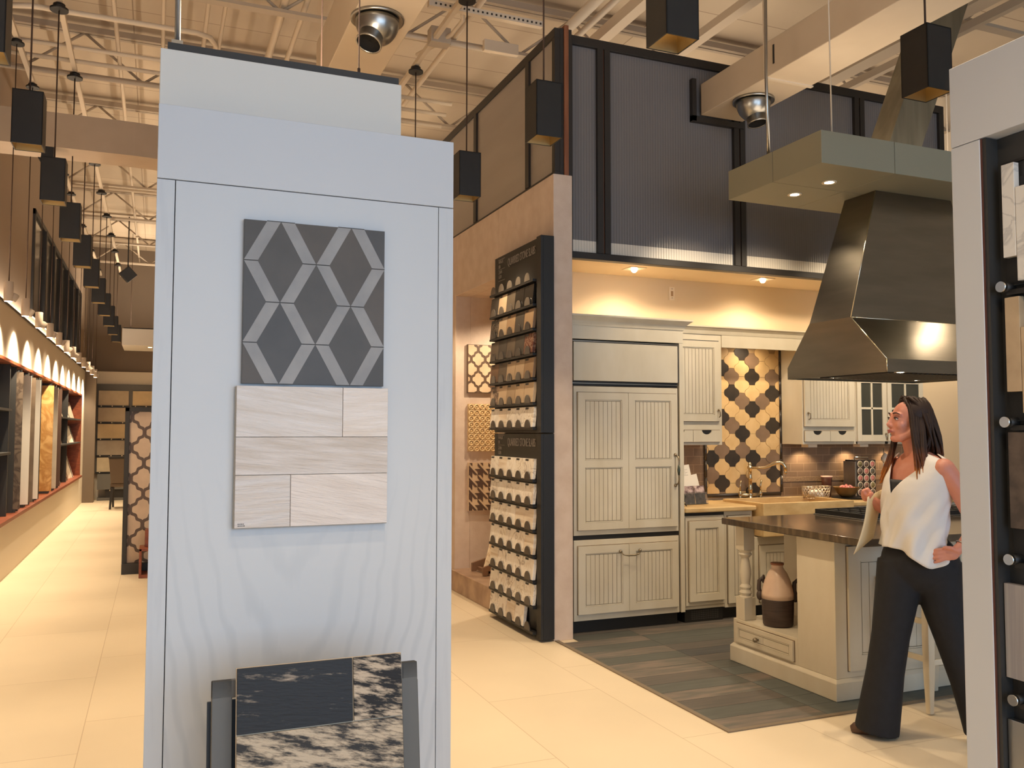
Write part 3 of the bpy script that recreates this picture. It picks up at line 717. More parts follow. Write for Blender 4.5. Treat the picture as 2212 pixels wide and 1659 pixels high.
for x, y, s in ((-.77, 18.56, -.06), (-.25, 18.56, -.06), (-.77, 19.05, .02), (-.25, 19.05, .02)):
    MB().hexa([(x - .018 + (s if x < -.5 else -s) * .4, y - .018 + s, 0), (x + .018 + (s if x < -.5 else -s) * .4, y - .018 + s, 0), (x + .018 + (s if x < -.5 else -s) * .4, y + .018 + s, 0), (x - .018 + (s if x < -.5 else -s) * .4, y + .018 + s, 0)],
              [(x - .026, y - .026, .42), (x + .026, y - .026, .42), (x + .026, y + .026, .42), (x - .026, y + .026, .42)]).build('leg', lm, t)
# ------------------------------------------------------------------ tall white display panel
Y0 = 2.96
t = thing('tile_display_partition', 'tall white panel in the centre carrying two tile boards', 'display panel', (.48, 3.2, 0))
MB().box(-.015, .982, Y0, Y0 + .5, 2.329, 2.572).build('header', M['white_paint'], t, bev=.002)
MB().box(-.015, .039, Y0, Y0 + .5, .0, 2.326).build('left_stile', M['ash'], t, bev=.0015)
MB().box(.0415, .925, Y0 + .0005, Y0 + .5, .0, 2.326).build('door_panel', None or mat('white_stained_ash_door', (208, 211, 215), .55), t, bev=.0015)
MB().box(.927, .982, Y0, Y0 + .5, .0, 2.326).build('right_stile', M['ash'], t, bev=.0015)
# cathedral grain of the white stained ash door
dm = bpy.data.materials['white_stained_ash_door']; nt = dm.node_tree; N, L = nt.nodes, nt.links; b = N['Principled BSDF']
tc = N.new('ShaderNodeTexCoord'); mp = N.new('ShaderNodeMapping'); mp.inputs['Location'].default_value = (.02, 0, -.55); mp.inputs['Scale'].default_value = (1.0, 1.0, .13)
nz = N.new('ShaderNodeTexNoise'); nz.inputs['Scale'].default_value = 3.0; nz.inputs['Detail'].default_value = 2
ad = N.new('ShaderNodeVectorMath'); ad.operation = 'MULTIPLY_ADD'; ad.inputs[1].default_value = (.06, .0, .05)
wv = N.new('ShaderNodeTexWave'); wv.wave_type = 'RINGS'; wv.rings_direction = 'SPHERICAL'; wv.inputs['Scale'].default_value = 10; wv.inputs['Distortion'].default_value = 2.2; wv.inputs['Detail'].default_value = 3; wv.inputs['Detail Scale'].default_value = 2
cr = N.new('ShaderNodeValToRGB'); cr.color_ramp.elements[0].position = .55; cr.color_ramp.elements[0].color = lin((204, 207, 211)); cr.color_ramp.elements[1].position = 1; cr.color_ramp.elements[1].color = lin((195, 199, 204))
L.new(tc.outputs['Object'], mp.inputs[0]); L.new(tc.outputs['Object'], nz.inputs['Vector']); L.new(nz.outputs['Color'], ad.inputs[0]); L.new(mp.outputs[0], ad.inputs[2]); L.new(ad.outputs[0], wv.inputs['Vector']); 
spz = N.new('ShaderNodeSeparateXYZ'); L.new(tc.outputs['Object'], spz.inputs[0])
mrz = N.new('ShaderNodeMapRange'); mrz.inputs['From Min'].default_value = 1.9; mrz.inputs['From Max'].default_value = .8; mrz.inputs['To Min'].default_value = .25; L.new(spz.outputs['Z'], mrz.inputs['Value'])
mlz = N.new('ShaderNodeMath'); mlz.operation = 'MULTIPLY'; L.new(wv.outputs['Fac'], mlz.inputs[0]); L.new(mrz.outputs[0], mlz.inputs[1])
L.new(mlz.outputs[0], cr.inputs[0]); L.new(cr.outputs[0], b.inputs['Base Color'])

# grey board with the inlaid diamond pattern
stone_d = [mat('dark_grey_limestone_%d' % i, c, .5, rgb2=d, scale=7, detail=8) for i, (c, d) in enumerate((((82, 76, 71), (72, 67, 63)), ((88, 78, 69), (78, 70, 63)), ((78, 74, 72), (69, 66, 65))))]
stone_l = mat('pale_grey_limestone', (154, 151, 149), .5, rgb2=(138, 136, 136), scale=9, detail=8)
joint = mat('dark_joint', (62, 60, 60), .7)
X0, X1, Z0, Z1 = .253, .724, 1.674, 2.216
Wd, Ht = X1 - X0, Z1 - Z0
t = thing('tile_board', 'grey board with inlaid pale diamond outlines on the white panel', 'tile board', ((X0 + X1) / 2, Y0, Z0))
MB().box(X0, X1, Y0 - .018, Y0 - .0005, Z0, Z1).build('backing', mat('grey_board_edge', (104, 104, 102), .6), t)
dia = MB(); bars = MB(); fn = faceY(Y0 - .018); wv_ = .096
P_ = lambda u, v: (X0 + u * Wd, Z1 - v * Ht)
dia.mi = 0
for i in range(-1, 5):                      # rhombi between the bars, at every vertex column
    for j in range(-1, 5):
        u, v = .25 * i, .25 * j
        if (i + j) % 2 == 0: continue
        # triangle pairs: the area around the vertex row is covered by tiles of slightly different tone
cells = MB()
for k in range(4):
    for r_ in range(5):
        pass
tn = 0
for i in range(0, 5):
    for j in range(-1, 5):
        cu, cv = .25 * i, .25 * j
        if (i + j) % 2: continue
        poly = [P_(cu - .25, cv), P_(cu, cv - .25), P_(cu + .25, cv), P_(cu, cv + .25)]
        pl = clip(poly, X0 + .001, X1 - .001, Z0 + .001, Z1 - .001)
        if pl:
            dia.mi = (i * 2 + j) % 3; dia.prism(pl, 0, .003, fn)
dia.build('dark_diamonds', stone_d, t)
for i in range(4):
    for j in range(-1, 5):
        # bar between vertex (i, j) and (i+1, j+-1): vertices sit where i+j is odd
        if (i + j) % 2 == 0: continue
        for dj in (1, -1):
            ul, ur, vl, vr = .25 * i, .25 * (i + 1), .25 * j, .25 * (j + dj)
            g_ = .003
            poly = [P_(ul + .002, vl + dj * g_), P_(ul + wv_, vl + dj * g_), P_(ur - .002, vr - dj * g_), P_(ur - wv_, vr - dj * g_)]
            pl = clip(poly, X0 + .001, X1 - .001, Z0 + .001, Z1 - .001)
            if pl: bars.prism(pl, 0, .0042, fn)
bars.build('pale_bars', stone_l, t)
# thin dark joints across each meeting of two bars
jt = MB()
for i in range(5):
    for j in range(0, 5):
        if (i + j) % 2 == 0: continue
        for s_ in (-1, 1):
            a_, b_ = .25 * i, .25 * i + s_ * wv_
            lo, hi = max(0, min(a_, b_)), min(1, max(a_, b_))
            if hi - lo > .01: jt.box(X0 + lo * Wd, X0 + hi * Wd, Y0 - .0222, Y0 - .021, Z1 - .25 * j * Ht - .001, Z1 - .25 * j * Ht + .001)
jt.build('joints', joint, t)
# whitewashed plank board below it
X0, X1, Z0, Z1 = .238, .737, 1.207, 1.666
t = thing('tile_board', 'whitewashed wood-look plank board hung below the grey diamond board', 'tile board', ((X0 + X1) / 2, Y0, Z0))
MB().box(X0 - .003, X1 + .001, Y0 - .024, Y0 - .0005, Z0 - .003, Z1 - .002).build('backing', mat('plank_board_edge', (168, 162, 152), .7), t)
ww_ = [mat('whitewashed_plank_%d' % i, c, .6, rgb2=d, scale=4, stretch=(1.2, 1, 12), detail=8, bump=1.0, bscale=16, bstretch=(1, 1, 9), rot=(-.16, .03, -.1, .05, -.2)[i]) for i, (c, d) in enumerate((((208, 198, 190), (222, 216, 214)), ((220, 208, 198), (230, 222, 218)), ((198, 186, 176), (216, 208, 204)), ((206, 194, 184), (214, 208, 206)), ((216, 204, 196), (228, 218, 212))))]
za, zb = Z1 - (575 - 70) / 1400 * (Z1 - Z0), Z1 - (945 - 70) / 1390 * (Z1 - Z0)
for k, (a, b_, c, d) in enumerate(((X0, X0 + .343, za, Z1), (X0 + .3445, X1, za, Z1), (X0, X1, zb, za - .0015), (X0, X0 + .174, Z0, zb - .0015), (X0 + .1755, X1, Z0, zb - .0015))):
    MB(Matrix.Translation((0, 0, 0))).box(a, b_, Y0 - .034, Y0 - .024, c, d).build('plank_tile', ww_[k], t, bev=.0012)
ink = mat('dark_grey_print', (70, 66, 64), .7)
lb = MB()
for k in range(2):
    x = X0 + .01
    for wl_ in ((.004, .003, .005, .004) if k == 0 else (.005, .004, .004, .006)):
        lb.box(x, x + wl_, Y0 - .0346, Y0 - .034, Z0 + .012 - k * .006, Z0 + .0145 - k * .006); x += wl_ + .0012
lb.build('printed_lines', ink, t)

# ------------------------------------------------------------------ leaning stand with the brushed black board
def lean(y, x0, x1, z0, z1, th, ang, base=.0):
    """box leaning back about its lower front edge"""
    xf = Matrix.Translation((0, y, base)) @ Matrix.Rotation(-ang, 4, 'X')
    return MB(xf).box(x0, x1, 0, th, z0, z1)
AN = math.radians(7.5)
brush = mat('brushed_black_and_cream', (30, 30, 33), .75, rgb2=(190, 172, 150), scale=7.5, stretch=(1.3, 1, 6), detail=15, lo=.46, hi=.57, rot=-.22, nrough=.68, bump=.5, bscale=30, bstretch=(1, 1, 5))
brush_d = mat('mostly_black_brushed_tile', (23, 24, 28), .6, rgb2=(178, 160, 140), scale=6.0, stretch=(1.2, 1, 7), detail=15, lo=.60, hi=.74, rot=-.1, nrough=.66, bump=.4, bscale=30, bstretch=(1, 1, 5))
brush_l = mat('mostly_cream_brushed_tile', (46, 44, 44), .7, rgb2=(192, 174, 150), scale=8.0, stretch=(1.3, 1, 6), detail=15, lo=.42, hi=.56, rot=-.25, nrough=.7, bump=.6, bscale=30, bstretch=(1, 1, 5))
yb_ = 2.44
t = thing('leaning_tile_stand', 'grey stand leaning against the foot of the white panel holding a dark brushed board', 'display stand', (.46, 2.6, 0))
fr = lean(2.50, .16, .195 + .02, 0, .823, .03, AN); fr.xf = Matrix.Translation((0, 2.50, 0)) @ Matrix.Rotation(-AN, 4, 'X')
fr.box(.705, .755, 0, .03, 0, .823).box(.16, .755, 0, .03, .775, .823).box(.16, .755, 0, .03, 0, .05)
fr.build('front_frame', M['grey_frame'], t, bev=.002)
lean(2.535, .15, .765, 0, .76, .012, AN).build('back_board', M['black'], t)
lean(2.49, .14, .775, 0.0, .03, .05, 0).build('foot', M['grey_frame'], t)
t = thing('tile_board', 'black board brushed through to cream leaning on the grey stand before the white panel', 'tile board', (.46, 2.46, .12))
cream_grout = mat('cream_grout', (206, 186, 160), .8)
XA = Matrix.Translation((0, yb_ + .005, 0)) @ Matrix.Rotation(-AN, 4, 'X')
bx0, bx1, bz1 = .222, .692, .865
MB(XA).box(bx0 - .001, bx1 + .001, .008, .018, .12, bz1 + .001).build('backing', cream_grout, t)
rows = [(bz1 - .175, bz1), (bz1 - .318, bz1 - .179), (bz1 - .5, bz1 - .322), (.124, bz1 - .504)]
for k, (a, b_) in enumerate(rows):
    cuts = [bx0, bx0 + .325, bx1] if k % 2 == 0 else [bx0, bx1]
    for q in range(len(cuts) - 1):
        mm = brush_d if (k == 0 and q == 0) else (brush_l if k == 1 else brush)
        MB(XA).box(cuts[q] + .001, cuts[q + 1] - (.0025 if q < len(cuts) - 2 else .001), 0, .008, a, b_).build('plank_tile', mm, t, bev=.001)

# ------------------------------------------------------------------ right display unit (seen at the right edge)
XU = 2.11
t = thing('display_unit', 'tall white display unit with dark recess at the right edge of the picture', 'display unit', (2.3, 1.2, 0))
MB().box(XU, XU + .45, .55, 1.803, 2.338, 2.50 + .072).build('header', M['white_paint'], t, bev=.002)
MB().box(XU, XU + .45, 1.709, 1.803, 0, 2.336).build('stile', M['white_paint'], t, bev=.002)
MB().box(XU, XU + .45, .55, .64, 0, 2.336).build('stile', M['white_paint'], t, bev=.002)
MB().box(XU + .002, XU + .005, 1.704, 1.709, 0, 2.336).build('edge_strip', mat('dark_red_edge', (84, 46, 36), .6), t)
MB().box(XU + .005, XU + .051, 1.693, 1.709, 0, 2.336).build('side_lining', M['charcoal'], t)
MB().box(XU + .05, XU + .45, .64, 1.703, 0.0, 2.336).build('back_panel', M['charcoal'], t)
cell = MB()
ZR = (1.912, 1.546, 1.18, .812)
for z in (ZR[0], ZR[1], ZR[2], ZR[3], .445):
    cell.box(XU + .042, XU + .0505, .66, 1.672, z - .005, z + .300)
cell.build('black_panels', mat('matt_black_panel', (27, 26, 26), .6), t)
MB().box(XU + .042, XU + .0505, .66, 1.672, 2.255, 2.262).build('panel_top_line', M['black'], t)
chrome = mat('brushed_chrome', (200, 198, 194), .25, metal=1.0)
for z in ZR:
    rb = MB().box(XU + .02, XU + .05, .66, 1.655, z - .022, z - .008).build('ledge_rail', M['black'], t)
    for y in (1.655, 1.16, .75):
        k = MB().cyl((XU + .005, y, z), (XU + .05, y, z), .0135, n=18).build('standoff', M['black'], rb)
        MB().cyl((XU - .004, y, z), (XU + .006, y, z), .0145, n=24).build('standoff_cap', chrome, rb)
    MB().cyl((XU + .03, 1.70, z + .004), (XU + .03, .66, z + .004), .0022, n=8).build('rod', chrome, rb)
sw = marble('white_marble_sample', (226, 222, 216), (198, 195, 192), .25, 5, .03)
bg_ = mat('beige_limestone_sample', (196, 172, 140), .5, rgb2=(180, 156, 126), scale=14, detail=8)
dk_ = mat('pitted_dark_stone_sample', (98, 84, 74), .6, rgb2=(74, 64, 58), scale=26, detail=8)
gr_ = mat('fluted_grey_stone_sample', (166, 160, 158), .5, rgb2=(146, 141, 142), scale=4, stretch=(1, 12, .3), lo=.45, hi=.6)
ss_ = mat('brushed_steel_sample', (190, 190, 188), .3, metal=1.0)
for y1, y0, z0, z1, m_, lb in ((1.662, 1.624, 1.994, 2.250, sw, 'narrow white marble strip, topmost in the right display unit'),
                               (1.622, 1.50, 1.925, 2.18, sw, 'white marble piece beside the narrow strip, cut by the right edge of the picture'),
                               (1.663, 1.620, 1.628, 1.884, bg_, 'beige limestone strip in the second compartment of the right display unit'),
                               (1.618, 1.50, 1.57, 1.80, bg_, 'beige stone piece at the right picture edge beside the beige strip'),
                               (1.665, 1.50, 1.262, 1.519, dk_, 'pitted dark brown stone sample in the right display unit'),
                               (1.690, 1.50, .862, 1.112, gr_, 'pale grey fluted stone sample near the bottom of the right display unit'),
                               (1.690, 1.50, .47, .752, ss_, 'brushed steel sample at the lower right corner of the picture')):
    o = MB().box(XU + .021, XU + .041, y0, y1, z0, z1).build('stone_sample', m_, bev=.0012)
    tag(o, lb, 'stone sample')

# ------------------------------------------------------------------ quarried stone rack on the end of the passage wall
M['letter'] = mat('grey_lettering', (150, 142, 134), .5)
wm = [marble('veined_white_marble', (246, 240, 231), (212, 200, 186), .3, 6, .05), marble('plain_white_marble', (248, 243, 235), (234, 226, 214), .3, 5, .05),
      marble('strong_veined_marble', (244, 238, 229), (168, 156, 144), .3, 7, .03), mat('banded_white_stone', (244, 236, 223), .35, rgb2=(218, 200, 178), scale=5, stretch=(1, .5, 7), per_object=True),
      marble('speckled_white_marble', (246, 240, 230), (200, 187, 168), .3, 14, .035)]
up = {'black': mat('black_granite_sample', (30, 29, 28), .12), 'darkgrey': mat('dark_grey_stone_sample', (70, 66, 60), .4, rgb2=(60, 56, 52), scale=9),
      'cream': mat('cream_stone_sample', (206, 184, 154), .4, rgb2=(194, 170, 140), scale=6), 'beige': mat('beige_stone_sample', (182, 160, 132), .4, rgb2=(166, 144, 118), scale=6),
      'tan': mat('tan_stone_sample', (160, 134, 104), .4, rgb2=(142, 116, 90), scale=6), 'brown': mat('brown_stone_sample', (112, 86, 66), .35, rgb2=(92, 70, 54), scale=7),
      'greybrown': mat('grey_brown_stone_sample', (98, 88, 76), .4, rgb2=(84, 74, 64), scale=7), 'red': marble('red_brown_marble_sample', (104, 66, 54), (150, 122, 104), .25, 12, .06),
      'blackvein': marble('veined_black_marble_sample', (52, 47, 43), (110, 98, 86), .2, 10, .05), 'multi': marble('mixed_brown_white_stone_sample', (196, 170, 146), (58, 40, 34), .3, 7, .16)}
XRk = 2.612
def rack(z0, z1, nm, lab):
    t = thing('stone_sample_rack', lab, 'sample rack', (2.66, 6.27, z0))
    MB().box(XRk, 2.698, 5.765, 6.755, z0, z1).build('back_board', mat('rack_black_laminate', (27, 26, 25), .5), t, bev=.002)
    MB().box(XRk - .022, XRk, 5.765, 5.845, z0, z1).build('edge_panel', M['black'], t, bev=.002)
    return t
r1 = rack(1.508, 2.965, 'upper', 'upper black wall rack of stone slab samples at the end of the passage wall')
r2 = rack(.018, 1.500, 'lower', 'lower black wall rack of white marble slab samples reaching down to the floor')
ROT = (PI / 2, 0, -PI / 2)
for t, zt in ((r1, 2.855), (r2, 1.405)):
    text('lettering', 'QUARRIED STONE SLABS', .088, (XRk - .004, 6.46, zt), ROT, M['letter'], t, sx=.56)
    text('logo_lettering', 'WALK\nER', .038, (XRk - .004, 6.66, zt + .05), ROT, M['letter'], t, sx=.95)
    text('logo_lettering', 'ZAN\nGER', .038, (XRk - .004, 6.66, zt - .035), ROT, M['letter'], t, sx=.95)
    lf = MB()
    for a, b_, c, d in ((6.53, 6.67, zt + .082, zt + .085), (6.53, 6.67, zt - .095, zt - .092), (6.53, 6.67, zt + .0, zt + .002)):
        lf.box(XRk - .003, XRk, a, b_, c, d)
    lf.build('logo_frame', M['letter'], t)
tabm = mat('dark_grey_tab', (66, 60, 55), .3)
tabu = mat('grey_metal_tab', (100, 92, 84), .3)
YC = [6.665 - .178 * k for k in range(5)]             # far to near: left to right in the picture
def ledge(t, z, m_):
    l = MB().box(XRk - .05, XRk, 5.85, 6.752, z - .022, z - .004).build('ledge', M['black'], t)
    for y in YC:
        tb = MB()
        pts = [(y + .052 * math.cos(a), z - .006 + .062 * math.sin(a)) for a in [PI * k / 12 for k in range(13)]]
        tb.prism(pts, XRk - .053, XRk - .047, lambda u, v, q: (q, u, v))
        tb.build('finger_tab', m_, l)
def slab(y, z, m_, lab, grp, h=.150, w=.172):
    t = thing('stone_sample', lab, 'stone sample', (XRk - .03, y, z), grp)
    MB().hexa([(XRk - .046, y - w / 2, z), (XRk - .021, y - w / 2, z), (XRk - .021, y + w / 2, z), (XRk - .046, y + w / 2, z)],
              [(XRk - .030, y - w / 2, z + h), (XRk - .004, y - w / 2, z + h), (XRk - .004, y + w / 2, z + h), (XRk - .030, y + w / 2, z + h)]).build('slab', m_, t, bev=.0015)
    MB().hexa([(XRk - .0325, y + .015, z + h - .018), (XRk - .0318, y + .015, z + h - .018), (XRk - .0318, y + .075, z + h - .018), (XRk - .0325, y + .075, z + h - .018)],
              [(XRk - .0315, y + .015, z + h - .003), (XRk - .0308, y + .015, z + h - .003), (XRk - .0308, y + .075, z + h - .003), (XRk - .0315, y + .075, z + h - .003)]).build('label_sticker', M['charcoal'], t)
cn = ['far left', 'second from left', 'middle', 'fourth from left', 'right end']
rn = ['top', 'second', 'third', 'fourth', 'fifth', 'sixth', 'bottom']
UP = [['darkgrey', 'cream', 'greybrown', 'black', 'black'], ['blackvein', 'beige', 'tan', 'darkgrey', 'tan'], ['greybrown', 'darkgrey', 'greybrown', 'darkgrey', 'red'],
      ['brown', 'greybrown', 'beige', 'beige', 'tan'], ['multi', 'cream', 'beige', 'cream', 'cream']]
WORD = {'darkgrey': 'dark grey', 'greybrown': 'grey brown', 'blackvein': 'veined black', 'multi': 'mixed brown and white', 'red': 'red brown'}
for k in range(7):
    z = 2.655 - .184 * k
    ledge(r1, z, tabu if k < 2 else tabm)
    if k == 0: continue
    for j in range(5):
        if k == 6: mm, wd = wm[(j * 2 + 1) % 5], 'white marble'
        else: mm, wd = up[UP[k - 1][j]], WORD.get(UP[k - 1][j], UP[k - 1][j])
        slab(YC[j], z, mm, '%s sample slab, upper rack, %s row, %s' % (wd, rn[k - 1], cn[j]), 'stone slabs in the upper rack')
for k in range(7):
    z = 1.165 - .1835 * k
    ledge(r2, z, tabm)
    for j in range(5):
        if k == 6 and j == 4: continue
        slab(YC[j], z, wm[(j * 3 + k * 2 + (j * k) % 3) % 5], 'white marble sample slab in the lower rack, %s row, %s' % (rn[k], cn[j]), 'white marble slabs in the lower rack')

# ------------------------------------------------------------------ alcove boards and leaning slab
brownl = mat('dark_brown_tile_line', (96, 74, 58), .45); beige_t = mat('beige_polished_tile', (220, 194, 164), .3, rgb2=(204, 178, 148), scale=7)
YA = 8.05
t = thing('tile_board', 'beige trellis tile board outlined in brown, top board on the alcove wall', 'tile board', (3.04, YA, 1.9))
q = MB().box(2.815, 3.27, YA - .035, YA - .001, 1.895, 2.372); q.mi = 1
for i in range(-1, 5):
    for j in range(-1, 5):
        for o_ in (0, 1):
            pl = clip(lantern(2.85 + i * .146 + o_ * .073, 1.93 + j * .197 + o_ * .0985, .073, .0985, .03, 14, .80, 0, .055), 2.82, 3.265, 1.90, 2.367)
            if pl: q.prism(pl, 0, .004, faceY(YA - .035))
q.build('trellis_tile', [brownl, beige_t], t)
t = thing('tile_board', 'cream carved lattice tile board, middle board on the alcove wall', 'tile board', (3.04, YA, 1.32))
cl = mat('cream_carved_stone', (232, 206, 160), .6)
q = MB(); q.mi = 1; q.box(2.825, 3.28, YA - .035, YA - .001, 1.32, 1.787); q.mi = 0
for i in range(8):
    for j in range(8):
        c = (2.853 + i * .0575, YA - .035, 1.349 + j * .0582)
        pr = [(.0285, 0), (.0265, .010), (.0225, .010), (.020, .001)]
        q.lathe(c, pr, 8, cap=False, axis=(0, -1, 0))
        q.lathe(c, [(.010, .0), (.008, .006), (.001, .007)], 6, cap=False, axis=(0, -1, 0))
q.build('carved_tile', [cl, mat('tan_carved_ground', (200, 170, 128), .6)], t)
t = thing('tile_board', 'brown and beige houndstooth tile board, lowest board on the alcove wall', 'tile board', (3.04, YA, .74))
q = MB().box(2.828, 3.28, YA - .035, YA - .001, .742, 1.212); q.mi = 1
ux, uz = .045, .045
for i in range(-1, 5):
    for j in range(-1, 5):
        x0, z0 = 2.81 + i * 4 * ux * .62, .74 + j * 4 * uz * .65
        s_, r_ = 2 * ux * .62, 2 * uz * .65
        pcs = [[(x0, z0), (x0 + s_, z0), (x0 + s_, z0 + r_), (x0, z0 + r_)]]
        for (cx_, cz_) in ((x0 + s_, z0), (x0, z0 + r_)):
            for d in (-.5, .5):
                pl = [(cx_ + s_ * (d), cz_ + r_), (cx_ + s_ * (d + .5), cz_ + r_), (cx_ + s_ * (d + 1.5), cz_), (cx_ + s_ * (d + 1.0), cz_)]
                pl = clip(pl, cx_, cx_ + s_, cz_, cz_ + r_)
                if pl: pcs.append(pl)
        for p in pcs:
            pl = clip(p, 2.832, 3.276, .746, 1.208)
            if pl: q.prism(pl, 0, .003, faceY(YA - .035))
q.build('houndstooth_tile', [beige_t, mat('dark_brown_tile', (86, 66, 58), .4)], t)
t = thing('easel_stand', 'brown low cradle holding a leaning white slab on the alcove platform', 'easel', (2.95, 7.6, .19))
q = MB()
pts = []
for k in range(9):
    a = k / 8; pts.append((2.80 + .5 * a, .25 + .05 * math.sin(PI * a)))
poly = [(2.80, .195), (2.84, .195), (2.86, .215), (3.24, .215), (3.26, .195), (3.30, .195)] + [(x, z + .02) for x, z in pts[::-1]]
q.prism(poly, 0, .03, faceY(7.55)); q.prism(poly, 0, .03, faceY(7.85))
q.box(2.85, 2.88, 7.52, 7.85, .205, .235).box(3.22, 3.25, 7.52, 7.85, .205, .235)
q.build('cradle', mat('brown_painted_wood', (128, 98, 76), .5), t)
wm2 = marble('leaning_white_marble', (236, 220, 194), (206, 176, 140), .3, 4, .05, False)
o = MB().hexa([(2.835, 7.60, .235), (3.2, 7.60, .235), (3.2, 7.63, .235), (2.835, 7.63, .235)], [(3.11, 7.80, .92), (3.46, 7.80, .92), (3.46, 7.83, .92), (3.11, 7.83, .92)]).build('leaning_slab', wm2, bev=.002)
tag(o, 'white marble slab leaning in the brown cradle of the alcove', 'marble slab')
light('assumed_alcove_lamp', 'SPOT', (3.35, 7.3, 2.82), 95, SOFTW, aim=(-.12, .35, -1), spot_size=math.radians(110), spot_blend=.5, shadow_soft_size=.04)  # assumed lamp without a fitting, lights the alcove
# ------------------------------------------------------------------ painted cabinets
M['cab'] = mat('cream_glazed_paint', (215, 206, 186), .5, rgb2=(206, 195, 172), scale=5, stretch=(1, 1, .4))
M['glaze'] = mat('dark_brown_glaze', (92, 72, 50), .6, rgb2=(132, 108, 80), scale=9, stretch=(1, 1, .3))
M['toe'] = mat('black_toe_kick', (28, 27, 26), .5)
M['nickel'] = mat('antique_nickel', (150, 138, 118), .35, metal=1.0)
M['travertine'] = mat('cream_travertine', (216, 186, 134), .4, rgb2=(198, 164, 112), scale=7, stretch=(1, 1, 2), detail=8)
CG = [M['cab'], M['glaze']]
def beadpanel(m, u0, u1, v0, v1, w0, pitch=.036):
    """vertical bead boards with dark glazed gaps, surface at w0"""
    n = max(2, round((u1 - u0) / pitch)); p = (u1 - u0) / n
    m.mi = 1; m.box(u0, u1, v0, v1, w0 - .006, w0 - .0035); m.mi = 0
    for k in range(n):
        g = .0028 + .0016 * rnd.random()
        m.box(u0 + k * p + g / 2, u0 + (k + 1) * p - g / 2, v0, v1, w0 - .004, w0)
def door(m, u0, u1, v0, v1, w=.020, st=.06, rails=(), pitch=.036, plain=False, raised=False):
    """framed door: (u,v) in the plane, w outwards"""
    m.mi = 1; m.box(u0 - .004, u1 + .004, v0 - .004, v1 + .004, .0, .003)
    m.mi = 0
    if plain:
        m.box(u0, u1, v0, v1, .003, w); return
    m.box(u0, u0 + st, v0, v1, .003, w).box(u1 - st, u1, v0, v1, .003, w)
    vs = [v0] + [x for x in rails] + [v1]
    m.box(u0 + st, u1 - st, v0, v0 + st, .003, w).box(u0 + st, u1 - st, v1 - st, v1, .003, w)
    for r_ in rails: m.box(u0 + st, u1 - st, r_ - st / 2, r_ + st / 2, .003, w)
    lo = v0 + st
    for i, r_ in enumerate(list(rails) + [None]):
        hi = (r_ - st / 2) if r_ is not None else v1 - st
        m.mi = 1; m.box(u0 + st, u1 - st, lo, hi, .003, .006)
        m.mi = 0
        q = .010
        for a, b, c, d in ((u0 + st, u0 + st + q, lo, hi), (u1 - st - q, u1 - st, lo, hi), (u0 + st + q, u1 - st - q, lo, lo + q), (u0 + st + q, u1 - st - q, hi - q, hi)):
            m.box(a + .0012, b - .0012, c + .0012, d - .0012, .006, .014)
        beadpanel(m, u0 + st + q + .002, u1 - st - q - .002, lo + q + .002, hi - q - .002, .0125, pitch)
        lo = hi + st
def bail(u, v, half, T, parent, vert=False, name='handle'):
    """drop handle with two rosettes"""
    m = MB(T); d = (lambda a, b, w: (u + b, v + a, w)) if vert else (lambda a, b, w: (u + a, v + b, w))
    for s in (-1, 1):
        m.lathe(d(s * half, 0, .019), [(.013, 0), (.015, .004), (.010, .012), (.004, .014)], 14, axis=(0, 0, 1)) if False else m.ball(d(s * half, 0, .026), .013, 12, 8)
    m.tube([d(-half, 0, .03), d(-half * .8, -.022 if not vert else 0, .044), d(-half * .35, -.03 if not vert else 0, .05), d(half * .35, -.03 if not vert else 0, .05), d(half * .8, -.022 if not vert else 0, .044), d(half, 0, .03)], [.005, .0048, .0062, .0062, .0048, .005], 8)
    return m.build(name, M['nickel'], parent)
YFR = 5.90
TF = XF_Y(YFR)
# --- refrigerator with panels
t = thing('refrigerator', 'tall built-in refrigerator faced with cream beadboard panels beside the passage wall', 'refrigerator', (3.38, 6.2, 0))
MB().box(2.90, 3.845, YFR + .002, 6.495, .10, 2.215).build('body', M['glaze'], t)
MB().box(2.90, 3.845, YFR + .03, 6.49, .008, .10).build('toe_kick', M['toe'], t)
m = MB(TF); m.box(2.915, 3.838, 1.905, 2.200, .003, .018).mi = 0
m.build('grille_panel', CG, t, bev=.002)
MB(TF).box(2.915, 3.838, 1.868, 1.902, -.004, .004).build('dark_slot', M['toe'], t)
MB(TF).box(2.905, 3.842, 2.203, 2.212, .003, .022).box(3.838, 3.844, 1.905, 2.203, .003, .022).box(2.905, 3.842, 1.882, 1.889, .003, .016).build('steel_trim', M['galv'], t)
m = MB(TF); m.mi = 0
m.box(2.915, 3.838, .735, 1.862, .003, .012)
fr = m.build('fresh_food_door', CG, t, bev=.002)
for a, b in ((2.945, 3.378), (3.381, 3.820)):
    m = MB(Matrix.Translation((0, -.012, 0)) @ TF); door(m, a, b, .775, 1.815, .018, .055, (1.272,), .0355); m.build('door_panel', CG, fr)
m = MB(TF); m.box(2.915, 3.838, .10, .700, .003, .012); fz = m.build('freezer_drawer', CG, t, bev=.002)
for a, b in ((2.945, 3.378), (3.381, 3.820)):
    m = MB(Matrix.Translation((0, -.012, 0)) @ TF); door(m, a, b, .150, .655, .018, .055, (), .0355); m.build('door_panel', CG, fz)
MB(TF).box(2.905, 3.842, .702, .733, -.002, .004).build('dark_slot', M['toe'], t)
T2 = Matrix.Translation((0, -.020, 0)) @ TF
h = MB(T2)
for z in (1.095, 1.335): h.ball((3.800, z, .012), .014, 12, 8)
h.tube([(3.800, 1.335, .015), (3.806, 1.318, .042), (3.806, 1.29, .05), (3.806, 1.14, .05), (3.806, 1.112, .042), (3.800, 1.095, .015)], .0065, 10)
h.build('pull_handle', M['nickel'], t)
